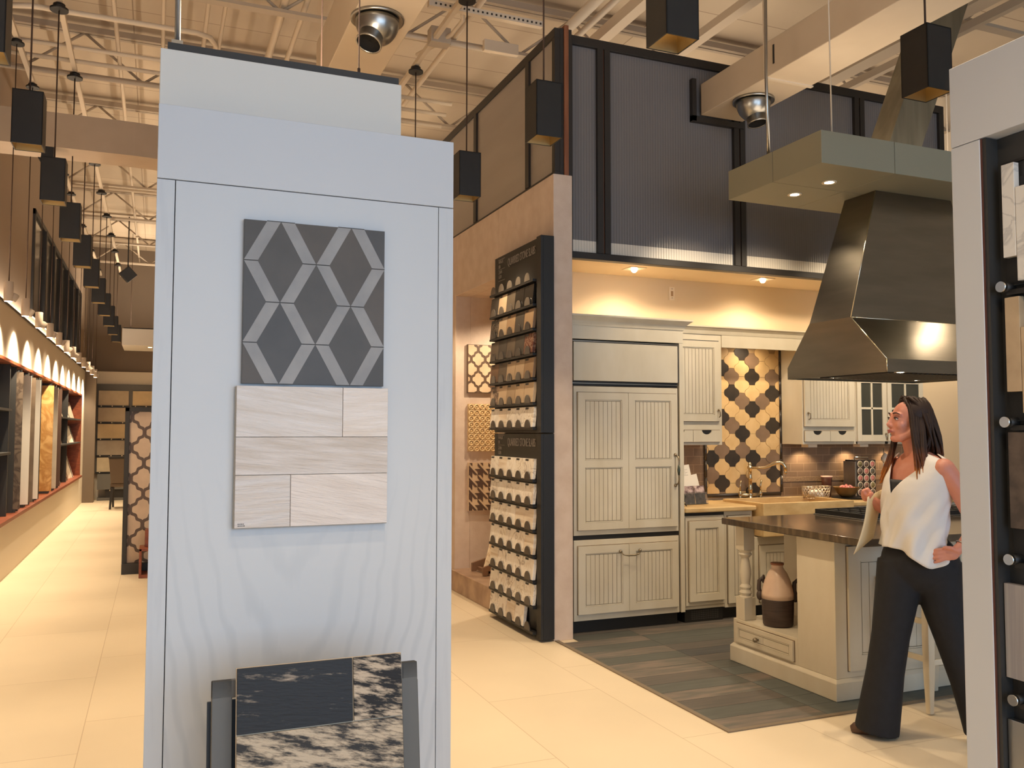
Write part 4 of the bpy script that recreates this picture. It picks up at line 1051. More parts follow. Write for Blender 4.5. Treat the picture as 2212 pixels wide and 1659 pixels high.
h = MB(T2); h.tube([(3.806, 1.255, .05), (3.806, 1.215, .05), (3.806, 1.175, .05)], [.007, .012, .007], 12); h.build('handle_grip', mat('green_bronze_grip', (84, 92, 84), .4, metal=.8), t)
bail(3.38, .605, .085, T2, t)
# --- tall surround with crown moulding
t = thing('refrigerator_surround', 'cream cabinet surround with crown moulding framing the refrigerator', 'cabinet', (3.38, 6.2, 0))
MB().box(3.848, 3.885, 5.875, 6.495, .10, 2.2215).build('side_panel', M['cab'], t, bev=.002)
MB().box(2.859, 2.897, 5.875, 6.495, .10, 2.2215).build('side_panel', M['cab'], t, bev=.002)
MB().box(2.859, 3.885, 5.875, 6.495, 2.222, 2.36).build('frieze_panel', M['cab'], t, bev=.002)
def crown(m, x0, x1, y, z0, z1, d, ret=True):
    prof = [(0, z0), (.006, z0), (.010, z0 + .012), (d * .35, z0 + (z1 - z0) * .45), (d * .75, z0 + (z1 - z0) * .72), (d, z0 + (z1 - z0) * .84), (d, z1), (0, z1)]
    if ret:
        ring = [[(x0, y - q, z) for q, z in prof], [(x1 + q, y - q, z) for q, z in prof], [(x1 + q, y + .29, z) for q, z in prof]]
    else:
        ring = [[(x0, y - q, z) for q, z in prof], [(x1, y - q, z) for q, z in prof]]
    m.loft([[Vector(p) for p in r_] for r_ in ring], smooth=False)
m = MB(); crown(m, 2.859, 3.885, 5.875, 2.325, 2.405, .06); m.build('crown_moulding', M['cab'], t)
# --- upper cabinet on the left of the tile picture
YU = 6.17
TU = XF_Y(YU)
t = thing('wall_cabinet', 'cream beadboard wall cabinet with two small drawers beside the refrigerator', 'wall cabinet', (4.18, 6.3, 1.4))
MB().box(3.888, 4.465, YU + .001, 6.495, 1.405, 2.350).build('body', M['cab'], t, bev=.002)
MB(TU).box(3.905, 4.436, 2.286, 2.293, 0, .004).build('dark_slot', M['toe'], t)
m = MB(TU); door(m, 3.92, 4.432, 1.605, 2.285, .02, .055, (), .0355); dr = m.build('door', CG, t)
h = MB(Matrix.Translation((0, -.02, 0)) @ TU)
h.ball((4.412, 1.70, .010), .010, 10, 8); h.tube([(4.412, 1.70, .012), (4.412, 1.695, .03), (4.412, 1.65, .034), (4.412, 1.64, .016)], .005, 8); h.build('latch', M['nickel'], dr)
def notch_drawer(u0, u1, v0, v1, T, parent):
    m = MB(T); m.mi = 1; m.box(u0 - .004, u1 + .004, v0 - .004, v1 + .004, 0, .003); m.mi = 0
    c = (u0 + u1) / 2; r_ = .05
    poly = [(u0, v0), (u1, v0), (u1, v1)] + [(c + r_ * math.cos(a), v1 - .72 * r_ * math.sin(a)) for a in [PI * k / 10 for k in range(11)]] + [(u0, v1)]
    m.prism(poly, .003, .016, lambda u, v, w_: (u, v, w_))
    m.mi = 2; m.prism([(c + r_ * 1.02 * math.cos(a), v1 + .001 - .74 * r_ * math.sin(a)) for a in [PI * k / 10 for k in range(11)]], .003, .006, lambda u, v, w_: (u, v, w_))
    m.build('small_drawer', CG + [M['toe']], parent)
notch_drawer(3.895, 4.160, 1.432, 1.530, TU, t); notch_drawer(4.164, 4.435, 1.432, 1.530, TU, t)
# --- valance across the sink niche
t = thing('valance_board', 'cream valance with moulding spanning from the refrigerator cabinet over the sink tiles', 'valance', (4.9, 6.2, 2.2))
MB().box(4.467, 5.340, 6.165, 6.185, 2.238, 2.35).build('board', M['cab'], t, bev=.002)
m = MB(); crown(m, 3.888, 6.95, 6.168, 2.345, 2.412, .045, False); m.build('moulding', M['cab'], t)
MB().box(3.888, 6.95, 6.168, 6.49, 2.352, 2.36).build('cornice_shelf', M['cab'], t)
MB().box(4.90, 5.0, 6.30, 6.40, 2.338, 2.351).build('lamp_plate', M['cover_plate'], t)
# --- right upper cabinets
t = thing('wall_cabinet', 'cream beadboard wall cabinet with two small drawers right of the tile picture', 'wall cabinet', (5.64, 6.3, 1.4))
MB().box(5.342, 5.952, YU + .021, 6.495, 1.405, 2.350).build('body', M['cab'], t, bev=.002)
TR = XF_Y(YU + .02)
m = MB(TR); door(m, 5.356, 5.925, 1.565, 2.285, .02, .06, (), .036); dr = m.build('door', CG, t)
h = MB(Matrix.Translation((0, -.02, 0)) @ TR)
h.ball((5.385, 1.685, .010), .010, 10, 8); h.tube([(5.385, 1.685, .012), (5.392, 1.68, .03), (5.388, 1.64, .034), (5.385, 1.625, .016)], .005, 8); h.build('latch', M['nickel'], dr)
notch_drawer(5.358, 5.640, 1.430, 1.525, TR, t); notch_drawer(5.644, 5.925, 1.430, 1.525, TR, t)
MB().box(5.42, 5.52, 6.21, 6.30, 1.378, 1.404).build('under_cabinet_light', M['cover_plate'], t)
for x0, x1, lb in ((5.955, 6.32, 'cream glass-fronted wall cabinet beside the woman\'s face'), (6.323, 6.78, 'cream glass-fronted wall cabinet behind the woman\'s hair')):
    t = thing('glass_cabinet', lb, 'wall cabinet', ((x0 + x1) / 2, 6.3, 1.4))
    b = MB(); b.mi = 0
    b.box(x0, x0 + .018, YU + .021, 6.495, 1.405, 2.304).box(x1 - .018, x1, YU + .021, 6.495, 1.405, 2.304).box(x0, x1, YU + .021, 6.495, 1.405, 1.43).box(x0, x1, YU + .021, 6.495, 2.28, 2.304).box(x0, x1, 6.47, 6.495, 1.405, 2.304)
    b.build('body', M['cab'], t, bev=.0015)
    m = MB(TR); st = .055
    m.box(x0 + .006, x0 + st, 1.43, 2.285, .0, .02).box(x1 - st, x1 - .006, 1.43, 2.285, 0, .02).box(x0 + st, x1 - st, 1.43, 1.49, 0, .02).box(x0 + st, x1 - st, 2.225, 2.285, 0, .02)
    c = (x0 + x1) / 2
    m.box(c - .010, c + .010, 1.49, 2.225, .002, .018)
    for z in (1.735, 1.98): m.box(x0 + st, x1 - st, z - .010, z + .010, .002, .018)
    d = m.build('door_frame', M['cab'], t, bev=.002)
    MB(TR).box(x0 + st, x1 - st, 1.49, 2.225, .006, .010).build('pane', M['glass_dark'], d)
    h = MB(Matrix.Translation((0, -.02, 0)) @ TR); h.ball((x1 - .03 if x0 < 6 else x0 + .03, 1.50, .01), .01, 10, 8); h.tube([(x1 - .03 if x0 < 6 else x0 + .03, 1.50, .01), (x1 - .03 if x0 < 6 else x0 + .03, 1.49, .03), (x1 - .03 if x0 < 6 else x0 + .03, 1.44, .02)], .005, 8)
    h.build('latch', M['nickel'], d)
MBx = MB().box(6.02, 6.12, 6.21, 6.30, 1.378, 1.404)
tag(MBx.build('under_cabinet_light', M['cover_plate'], bev=.003), 'small ivory light fixed under the glass-fronted cabinet', 'cabinet light')
for x, y in ((4.05, 6.36), (5.56, 6.36), (6.10, 6.36), (6.6, 6.36)):
    light('under_cabinet_lamp', 'SPOT', (x, y, 1.372), 14 if x < 5 else 7, (1.0, .74, .45), aim=(0, .25, -1), spot_size=math.radians(120), spot_blend=.6, shadow_soft_size=.02)

# --- sink wall: subway tile, arabesque tile picture, dark trims
br = brickmat('brown_subway_tile', (132, 108, 86), (120, 98, 78), (158, 134, 108), .152, .074, .0025, 'XZ', rough=.35, shift=(.02, -.93), bump=.3, var=(5, .86))
tag(MB().box(3.888, 4.502, 6.488, 6.4995, .925, 1.405).build('backsplash_tile', br), 'small brown subway tile backsplash behind the white cards', 'backsplash')
tag(MB().box(5.335, 6.95, 6.488, 6.4995, .925, 1.405).build('backsplash_tile', br), 'brown subway tile backsplash right of the patterned tile picture', 'backsplash')
light('niche_lamp', 'SPOT', (4.93, 6.27, 2.32), 12, SOFTW, aim=(0, .25, -1), spot_size=math.radians(150), spot_blend=.9, shadow_soft_size=.05)
tag(MB().box(5.335, 6.95, 6.483, 6.4985, 1.055, 1.10).build('mosaic_band', mat('brown_mosaic_band', (128, 104, 80), .4, rgb2=(150, 126, 98), scale=60, detail=1), bev=.002), 'narrow mosaic band across the brown subway tile right of the sink', 'tile band')
t = thing('tile_picture', 'patterned panel of cream, taupe and black lantern-shaped tiles above the sink', 'tile panel', (4.9, 6.49, .96))
MB().box(4.512, 5.322, 6.480, 6.4993, .93, 2.30).build('grout', mat('tan_grout', (166, 138, 100), .8), t)
lc = [mat('cream_lantern_tile', (224, 190, 136), .4, rgb2=(210, 174, 120), scale=7), mat('taupe_lantern_tile', (142, 116, 92), .4, rgb2=(126, 102, 80), scale=7), mat('black_lantern_tile', (64, 54, 44), .4, rgb2=(50, 44, 38), scale=7)]
A, B, FL = .11285, .0738, .030
tp = MB()
photo = ['020', '010', '200', '121', '000', '202', '011', '020', '200', '102', '021', '000', '110', '2221', '001', '1002', '210', '0021', '100']
for r_, line in enumerate(photo):
    z = 2.237 - r_ * B
    first = 4.568 if len(line) == 4 else (4.68 if r_ % 2 == 0 else 4.794)
    for c_ in range(-2, 6):
        x = first + c_ * 2 * A
        pl = clip(lantern(x, z, A, B, .085, 10, .978, FL), 4.514, 5.320, .968, 2.30)
        if not pl: continue
        tp.mi = int(line[c_]) if 0 <= c_ < len(line) else (0 if c_ % 2 else (r_ // 2) % 2)
        tp.prism(pl, 0, .006, faceY(6.480))
tp.build('lantern_tiles', lc, t)
dk = mat('dark_brown_pencil_tile', (52, 42, 34), .3)
pt = MB()
for k in range(9):
    pt.tube([(5.335, 6.478, .966 + k * .15), (5.335, 6.478, .966 + k * .15 + .148)], .014, 10)
for k in range(3): pt.tube([(4.507, 6.478, .966 + k * .15), (4.507, 6.478, .966 + k * .15 + .142)], .014, 10)
pt.tube([(4.52, 6.478, .952), (5.32, 6.478, .952)], .016, 10)
tag(pt.build('pencil_trim', dk), 'dark brown pencil tile trim framing the lantern tile picture', 'tile trim')

# --- base cabinets
TB = XF_Y(5.90)
t = thing('undercounter_appliance', 'narrow cream panelled under-counter appliance with black louvred base', 'under-counter appliance', (4.1, 6.2, 0))
MB().box(3.892, 4.275, 5.901, 6.48, .11, .845).build('body', M['cab'], t, bev=.002)
m = MB(Matrix.Translation((0, -.012, 0)) @ TB); door(m, 3.925, 4.255, .175, .805, .02, .055, (), .036)
MB(TB).box(3.90, 4.268, .14, .835, 0, .012).build('door_slab', M['cab'], t, bev=.003)
m.build('door', CG, t)
MB(TB).box(3.892, 4.275, .846, .872, -.01, -.002).build('dark_slot', M['toe'], t)
v = MB().box(3.905, 4.265, 5.915, 6.2, .008, .11); v.mi = 1
for a in range(12):
    for b in range(5):
        v.box(3.965 + a * .022, 3.981 + a * .022, 5.9135, 5.915, .025 + b * .015, .033 + b * .015)
v.build('louvred_base', [M['toe'], mat('dark_slots', (62, 60, 58), .5)], t)
t = thing('base_cabinet', 'narrow cream base cabinet between the under-counter appliance and the stone sink', 'base cabinet', (4.40, 6.2, 0))
MB().box(4.279, 4.555, 5.901, 6.48, .10, .872).build('body', M['cab'], t, bev=.002)
m = MB(TB); door(m, 4.305, 4.530, .135, .835, .018, .05, (), .036); d = m.build('door', CG, t)
bail(4.515, .775, .02, Matrix.Translation((0, -.015, 0)) @ TB, d)
MB().box(4.279, 4.555, 5.96, 6.4, .008, .10).build('toe_kick', M['toe'], t)
t = thing('sink_cabinet', 'cream beadboard cabinet under the stone sink', 'base cabinet', (5.03, 6.2, 0))
MB().box(4.559, 5.52, 5.88, 6.48, .10, .655).build('body', M['cab'], t, bev=.002)
TS = XF_Y(5.879)
for a, b in ((4.60, 5.02), (5.03, 5.47)):
    m = MB(TS); door(m, a, b, .13, .585, .018, .055, (), .036); m.build('door', CG, t)
MB().box(4.559, 5.52, 5.95, 6.4, .008, .10).build('toe_kick', M['toe'], t)
t = thing('base_cabinet', 'cream base cabinet right of the stone sink behind the cooktop', 'base cabinet', (6.2, 6.2, 0))
MB().box(5.56, 6.95, 5.901, 6.48, .10, .872).build('body', M['cab'], t, bev=.002)
for a, b in ((5.58, 6.02), (6.04, 6.48), (6.50, 6.93)):
    m = MB(TB); door(m, a, b, .135, .66, .018, .05, (), .036); m.build('door', CG, t)
    m = MB(TB); door(m, a, b, .69, .845, .018, .03, (), .036, plain=True); m.build('drawer', CG, t)
MB().box(5.56, 6.95, 5.96, 6.4, .008, .10).build('toe_kick', M['toe'], t)
def edge_slab(x0, x1, y0, y1, z0, z1, name, lab):
    tag(MB().box(x0, x1, y0, y1, z0, z1).build(name, M['travertine'], bev=.010, seg=3), lab, 'countertop')
edge_slab(3.888, 4.575, 5.862, 6.484, .873, .912, 'countertop', 'cream stone countertop between refrigerator and sink')
edge_slab(5.545, 6.95, 5.862, 6.482, .873, .912, 'countertop', 'cream stone countertop right of the sink')
tag(MB().box(4.58, 5.54, 6.345, 6.46, .873, .912).build('countertop', M['travertine'], bev=.004), 'narrow strip of cream stone behind the sink carrying the faucet', 'countertop')
# stone sink
t = thing('farmhouse_sink', 'cream stone farmhouse sink with deep apron front', 'sink', (5.05, 6.05, .66))
xo0, xo1, yo0, yo1, zt, zb_ = 4.585, 5.535, 5.79, 6.34, .935, .662
s = MB(); wth = .035
s.box(xo0, xo1, yo0, yo0 + wth, zb_, zt).box(xo0, xo1, yo1 - wth, yo1, zb_, zt).box(xo0, xo0 + wth, yo0 + wth, yo1 - wth, zb_, zt).box(xo1 - wth, xo1, yo0 + wth, yo1 - wth, zb_, zt).box(xo0 + wth, xo1 - wth, yo0 + wth, yo1 - wth, zb_, zb_ + .03)
s.build('basin', M['travertine'], t, bev=.006, seg=3)
# bridge faucet
t = thing('bridge_faucet', 'nickel bridge faucet with swan spout and two lever handles behind the sink', 'faucet', (4.935, 6.40, .912))
fm = mat('polished_nickel', (206, 188, 156), .2, metal=1.0)
MB().lathe((4.925, 6.40, .912), [(0.0378, 0), (0.0378, .012), (0.0216, .022), (0.0189, .08), (0.0243, .085), (0.0175, .10), (0.0169, .18), (0.0216, .185), (0.0162, .20), (0.0149, .27), (0.0243, .275), (0.0243, .295), (0.0135, .30), (0.0175, .315), (0.0068, .335)], 18).build('column', fm, t)
MB().tube([(4.925, 6.40, 1.197), (4.985, 6.35, 1.197), (5.025, 6.32, 1.20), (5.060, 6.29, 1.218), (5.090, 6.265, 1.24), (5.120, 6.24, 1.247), (5.145, 6.22, 1.235), (5.158, 6.21, 1.21), (5.160, 6.208, 1.165)], [.011, .011, .012, .0135, .015, .016, .0165, .0155, .0145], 12).build('spout', fm, t)
MB().lathe((5.160, 6.208, 1.145), [(.009, 0), (.013, .006), (.012, .022), (.010, .03)], 14).build('spout_tip', fm, t)
MB().tube([(4.815, 6.40, .955), (5.035, 6.40, .955)], .015, 10).build('bridge', fm, t)
for x in (4.815, 5.035):
    a = MB().lathe((x, 6.40, .912), [(.024, 0), (.024, .01), (.013, .02), (.015, .045), (.019, .055), (.012, .07), (.008, .078)], 16).build('valve', fm, t)
    MB().tube([(x, 6.40, .985), (x + .002, 6.40, 1.03), (x + .004, 6.39, 1.085)], [.0085, .0065, .010], 8).build('lever', fm, a)

# --- on the counters
CZ = .9125
gl = mat('white_card', (234, 226, 212), .7)
t = thing('brochure_holder', 'clear stand with white cards and a photo brochure on the counter beside the refrigerator', 'brochure holder', (4.12, 6.2, CZ))
xf = Matrix.Translation((4.055, 6.24, CZ + .10)) @ Euler((-.22, -.12, .10)).to_matrix().to_4x4()
MB(xf).box(-.115, .115, 0, .004, -.095, .32).build('white_frame', gl, t)
MB(xf).box(-.055, .095, -.003, 0, .20, .285).build('dark_print', mat('dark_printed_area', (84, 74, 66), .6), t)
xf2 = Matrix.Translation((4.12, 6.20, CZ + .10)) @ Euler((-.2, -.10, .08)).to_matrix().to_4x4()
a = MB(xf2).box(-.09, .085, 0, .003, .05, .225).build('white_card', gl, t)
ln = MB(xf2)
for k in range(5): ln.box(-.07, .055 - .02 * (k % 2), -.0008, 0, .185 - k * .012, .187 - k * .012)
ln.build('printed_lines', mat('grey_print', (150, 140, 130), .7), a)
xf3 = Matrix.Translation((4.155, 6.185, CZ + .10)) @ Euler((-.2, -.14, .06)).to_matrix().to_4x4()
MB(xf3).box(-.085, .10, 0, .003, .0, .14).build('white_card', gl, t)
bro = mat('purple_brown_photo_print', (104, 78, 78), .4, rgb2=(206, 184, 180), scale=30, detail=3, lo=.4, hi=.6)
xf4 = Matrix.Translation((4.175, 6.145, CZ)) @ Euler((-.22, 0, .08)).to_matrix().to_4x4()
MB(xf4).box(-.105, -.003, 0, .004, .004, .155).build('photo_brochure', bro, t)
MB(xf4).box(.003, .11, -.002, .002, .004, .155).build('photo_brochure', bro, t)
acr = mat('clear_acrylic', (236, 230, 222), .08, trans=.92)
MB(xf4).box(-.115, .125, -.012, -.009, .0, .10).box(-.115, .125, -.012, .03, -.0, .004).build('clear_tray', acr, t)
t = thing('pine_cone_plant', 'small dark spiky plant ornament in a pot at the counter end by the refrigerator', 'plant', (3.95, 6.1, CZ))
MB().lathe((3.955, 6.1, CZ), [(.03, 0), (.045, .05), (.042, .075), (.02, .078)], 16).build('pot', mat('taupe_pot', (134, 116, 98), .6), t)
lf = MB()
for k in range(46):
    th, ph = rnd.random() * 2 * PI, rnd.random() * 1.2
    d = Vector((math.sin(ph) * math.cos(th), math.sin(ph) * math.sin(th), math.cos(ph)))
    c = Vector((3.955, 6.1, CZ + .10))
    lf.cyl(c, c + d * (.055 + .02 * rnd.random()), .008, .001, 5)
lf.ball((3.955, 6.1, CZ + .10), .035, 10, 8)
lf.build('dark_leaves', mat('dark_green_leaves', (44, 46, 38), .6), t)
MB().tube([(3.985, 6.05, CZ + .12), (3.995, 6.03, CZ + .08), (3.985, 6.03, CZ + .03), (4.0, 6.02, CZ + .0)], .004, 6).build('curled_stem', M['black'], t)
# wire basket
t = thing('wire_basket', 'silver lattice basket with white napkins on the counter right of the sink', 'basket', (5.57, 6.3, CZ))
sv = mat('silver_lattice', (214, 196, 170), .3, metal=.8)
bm2 = MB(); n = 22
for k in range(n):
    for dr_ in (1, -1):
        a0, a1 = 2 * PI * k / n, 2 * PI * (k + 2.2 * dr_) / n
        am = (a0 + a1) / 2
        P3 = lambda a, rr_, z: (5.57 + rr_ * 1.5 * math.cos(a), 6.29 + rr_ * .75 * math.sin(a), CZ + z)
        bm2.tube([P3(a0, .088, .006), P3(am, .097, .055), P3(a1, .103, .108)], .0038, 5)
for rr_, z in ((.088, .006), (.103, .108)):
    bm2.tube([(5.57 + rr_ * 1.5 * math.cos(2 * PI * k / 28), 6.29 + rr_ * .75 * math.sin(2 * PI * k / 28), CZ + z) for k in range(29)], .004, 6, cap=False)
bm2.build('lattice', sv, t)
MB().lathe((5.57, 6.29, CZ), [(.065, .003), (.075, .05), (.06, .07), (.02, .078)], 18).build('napkins', gl, t)
# glass, bowl, tray
t = thing('brown_tumbler', 'brown translucent tumbler with pale rim behind the candy bowl', 'tumbler', (5.775, 6.38, CZ))
MB().lathe((5.775, 6.38, CZ), [(.034, .001), (.036, .004), (.050, .185), (.052, .19), (.047, .19), (.033, .01), (.005, .008)], 22).build('tumbler_body', mat('brown_glass', (118, 76, 62), .15, trans=.35), t)
MB().lathe((5.775, 6.38, CZ), [(.0505, .183), (.053, .196), (.048, .196), (.048, .183)], 22).build('rim', mat('pink_rim', (226, 186, 168), .4), t)
t = thing('candy_bowl', 'wide tan bowl holding pink candy beside the pod rack', 'bowl', (5.84, 6.22, CZ))
MB().lathe((5.84, 6.20, CZ + .012), [(.045, .0), (.085, .035), (.115, .09), (.118, .092), (.110, .09), (.08, .042), (.01, .012)], 30).build('bowl_shell', mat('tan_glazed_bowl', (150, 116, 66), .3, rgb2=(120, 90, 50), scale=9), t)
cd = MB()
for k in range(26):
    a, r_ = rnd.random() * 2 * PI, .075 * math.sqrt(rnd.random())
    cd.ball((5.84 + r_ * math.cos(a), 6.20 + r_ * math.sin(a), CZ + .085 + .03 * (1 - r_ / .08) + .008 * rnd.random()), .013, 7, 5)
cdo = cd.build('wrapped_candy', mat('pink_candy', (226, 92, 84), .4, rgb2=(240, 190, 176), scale=20), t); cdo['kind'] = 'stuff'
tag(MB().lathe((5.865, 6.19, CZ), [(.10, 0), (.155, .006), (.165, .012), (.15, .010), (.02, .006)], 32).build('black_tray', M['black']), 'round black tray under the candy bowl', 'tray')
# coffee pod rack
t = thing('pod_rack', 'black countertop rack of coffee pods in rows of three near the woman', 'pod rack', (6.11, 6.3, CZ))
MB().box(6.015, 6.255, 6.26, 6.40, CZ, CZ + .345).build('rack_body', mat('black_brown_plastic', (52, 42, 36), .4), t, bev=.006)
MB().box(5.997, 6.013, 6.255, 6.40, CZ + .0, CZ + .33).build('side_plate', M['galv'], t)
MB().tube([(6.055, 6.32, CZ + .345), (6.055, 6.32, CZ + .365), (6.215, 6.32, CZ + .365), (6.215, 6.32, CZ + .345)], .007, 8).build('carry_handle', M['galv'], t)
pods = [mat('pod_lid_%d' % k, c, .35, rgb2=d, scale=18) for k, (c, d) in enumerate((((140, 130, 88), (120, 108, 72)), ((120, 104, 92), (104, 88, 78)), ((176, 84, 76), (208, 150, 140)), ((84, 82, 72), (104, 100, 88)), ((150, 110, 96), (120, 90, 80))))]
for r_ in range(5):
    for c_ in range(3):
        pd = thing('coffee_pod', 'coffee pod in the black rack, %s row from the top, %s of three' % (rn[r_] if r_ else 'first', ('left', 'middle', 'right')[c_]), 'coffee pod', (6.06 + c_ * .075, 6.259, CZ + .305 - r_ * .065), 'coffee pods in the rack')
        MB().lathe((6.06 + c_ * .075, 6.259, CZ + .305 - r_ * .065), [(.025, .0), (.025, .003), (.001, .004)], 20, axis=(0, -1, 0)).build('lid', pods[(r_ + (c_ if r_ != 2 else 0)) % 5], pd)
        MB().lathe((6.06 + c_ * .075, 6.259, CZ + .305 - r_ * .065), [(.0255, 0), (.031, 0), (.031, .005), (.0255, .005)], 22, cap=False, axis=(0, -1, 0)).build('pale_ring', M['cover_plate'], pd)
t = thing('hanging_cup', 'white cup tipped on a wire hook before the brown tiles by the woman\'s neck', 'cup', (6.44, 6.36, 1.24))
MB().lathe((6.44, 6.36, 1.235), [(.02, 0), (.036, .02), (.043, .075), (.040, .075), (.032, .02), (.004, .01)], 20, axis=(.55, -.3, .7)).build('cup_body', gl, t)
MB().tube([(6.48, 6.40, CZ), (6.49, 6.40, 1.20), (6.485, 6.39, 1.34), (6.47, 6.37, 1.36), (6.46, 6.36, 1.30)], .0035, 6).build('wire_hook', M['galv'], t)
# switch plate on the wall above the refrigerator
t = thing('wall_plate', 'ivory thermostat plate on the beige wall above the refrigerator', 'wall plate', (4.18, 6.497, 2.735))
MB().box(4.155, 4.212, 6.491, 6.4995, 2.675, 2.792).build('plate', M['cover_plate'], t, bev=.003)
MB().box(4.173, 4.195, 6.489, 6.4912, 2.71, 2.755).build('grille', mat('tan_grille', (158, 128, 92), .6), t)
MB().ball((4.184, 6.490, 2.775), .0045, 8, 6).ball((4.184, 6.490, 2.695), .0045, 8, 6).build('screw', M['nickel'], t)
# soffit downlights
for k, x in enumerate((3.62, 4.92, 6.3, 7.3)):
    t = thing('recessed_downlight', 'lit downlight in the beige soffit, %s' % ('nearest to the passage wall' if k == 0 else 'above the sink' if k == 1 else 'behind the steel hood' if k == 2 else 'at the far right behind the hood'), 'downlight', (x, 6.18, 2.86))
    MB().box(x - .075, x + .075, 6.105, 6.255, 2.856, 2.8595).build('trim_plate', M['cover_plate'], t)
    MB().ball((x, 6.18, 2.852), .026, 14, 9).build('bulb', M['lamp_on'], t)
    light('soffit_lamp', 'SPOT', (x, 6.18, 2.80), 36, SOFTW, aim=(0, -.1, -1), spot_size=math.radians(172), spot_blend=1.0, shadow_soft_size=.06)

# ------------------------------------------------------------------ island
t = thing('kitchen_island', 'cream kitchen island with turned corner post and open niche under a dark stone top', 'kitchen island', (4.3, 4.35, 0))
IX0, IX1, IY0, IY1 = 3.575, 5.75, 3.90, 4.84
p = MB().box(IX0 - .018, IX1, IY0 - .018, IY1 + .018, .007, .105); p.build('plinth', M['cab'], t, bev=.003)
m = MB(); 
m.loft([[Vector(q) for q in r_] for r_ in ([(IX0 - .018, IY0 - .018, .105), (IX1, IY0 - .018, .105), (IX1, IY1 + .018, .105), (IX0 - .018, IY1 + .018, .105)], [(IX0 - .002, IY0 - .002, .125), (IX1, IY0 - .002, .125), (IX1, IY1 + .002, .125), (IX0 - .002, IY1 + .002, .125)])], smooth=False)
m.build('plinth_moulding', M['cab'], t)
# body: solid block at the near side, niche on the left face towards the back
MB().box(IX0, IX1, IY0, 4.215, .125, .902).build('body', M['cab'], t, bev=.003)
MB().box(IX0, IX1, 4.215, IY1, .125, .285).build('drawer_case', M['cab'], t, bev=.002)
MB().box(4.02, IX1, 4.215, IY1, .285, .902).build('body', M['cab'], t, bev=.002)
MB().box(4.00, 4.02, 4.215, IY1, .285, .902).build('niche_back', M['cab'], t)
TI = XF_X(IX0)
m = MB(TI); door(m, -4.80, -4.245, .143, .262, .016, .026, (), 2.0)
d = m.build('drawer', CG, t)
MB(TI).ball((-4.57, .20, .036), .016, 14, 9).cyl((-4.57, .20, .012), (-4.57, .20, .03), .006, n=10).build('knob', M['nickel'], d)
px, py = IX0 + .052, 4.775
pm = MB().box(px - .045, px + .045, py - .045, py + .045, .286, .43).box(px - .043, px + .043, py - .043, py + .043, .74, .902)
pm.lathe((px, py, .43), [(.046, 0), (.046, .006), (.030, .012), (.044, .03), (.030, .05), (.040, .066), (.027, .085), (.030, .11), (.039, .16), (.030, .22), (.024, .255), (.034, .268), (.045, .28), (.034, .292), (.046, .306), (.046, .31)], 26)
pm.build('turned_post', M['cab'], t, bev=.002)
TN = XF_Y(IY0)
m = MB(TN); door(m, 3.66, 4.62, .165, .865, .018, .085, (), .06); m.build('side_panel', CG, t)
m = MB(TN); door(m, 4.70, 5.70, .165, .865, .018, .085, (), .06); m.build('side_panel', CG, t)
top = mat('dark_brown_striped_stone', (64, 54, 44), .12, rgb2=(94, 79, 62), scale=3.5, stretch=(1.2, 9, 1), detail=8, lo=.42, hi=.68)
o = MB().box(3.505, 5.84, 3.60, 4.865, .903, .945).build('countertop', top, None, bev=.005)
tag(o, 'dark brown striped stone top of the kitchen island', 'countertop')
t = thing('cooktop', 'black gas cooktop with iron grates set in the dark island top', 'cooktop', (4.75, 4.6, .945))
MB().box(4.25, 5.40, 4.38, 4.83, .946, .952).build('steel_tray', M['galv'], t, bev=.002)
gr = MB(); z = .983
gr.box(4.26, 5.39, 4.385, 4.40, .952, z).box(4.26, 5.39, 4.81, 4.825, .952, z)
for x in (4.26, 4.63, 5.01, 5.375): gr.box(x, x + .015, 4.40, 4.81, .952, z)
for x in (4.355, 4.45, 4.54, 4.73, 4.82, 4.91, 5.10, 5.19, 5.28):
    gr.box(x - .006, x + .006, 4.40, 4.81, .968, z)
for y in (4.50, 4.60, 4.70): gr.box(4.275, 5.375, y - .006, y + .006, .968, z)
gr.build('grates', M['black'], t)
bn = MB()
for x in (4.45, 4.82, 5.19):
    for y in (4.50, 4.71): bn.lathe((x, y, .952), [(.045, 0), (.045, .008), (.03, .012), (.002, .013)], 18)
bn.build('burner', M['charcoal'], t)
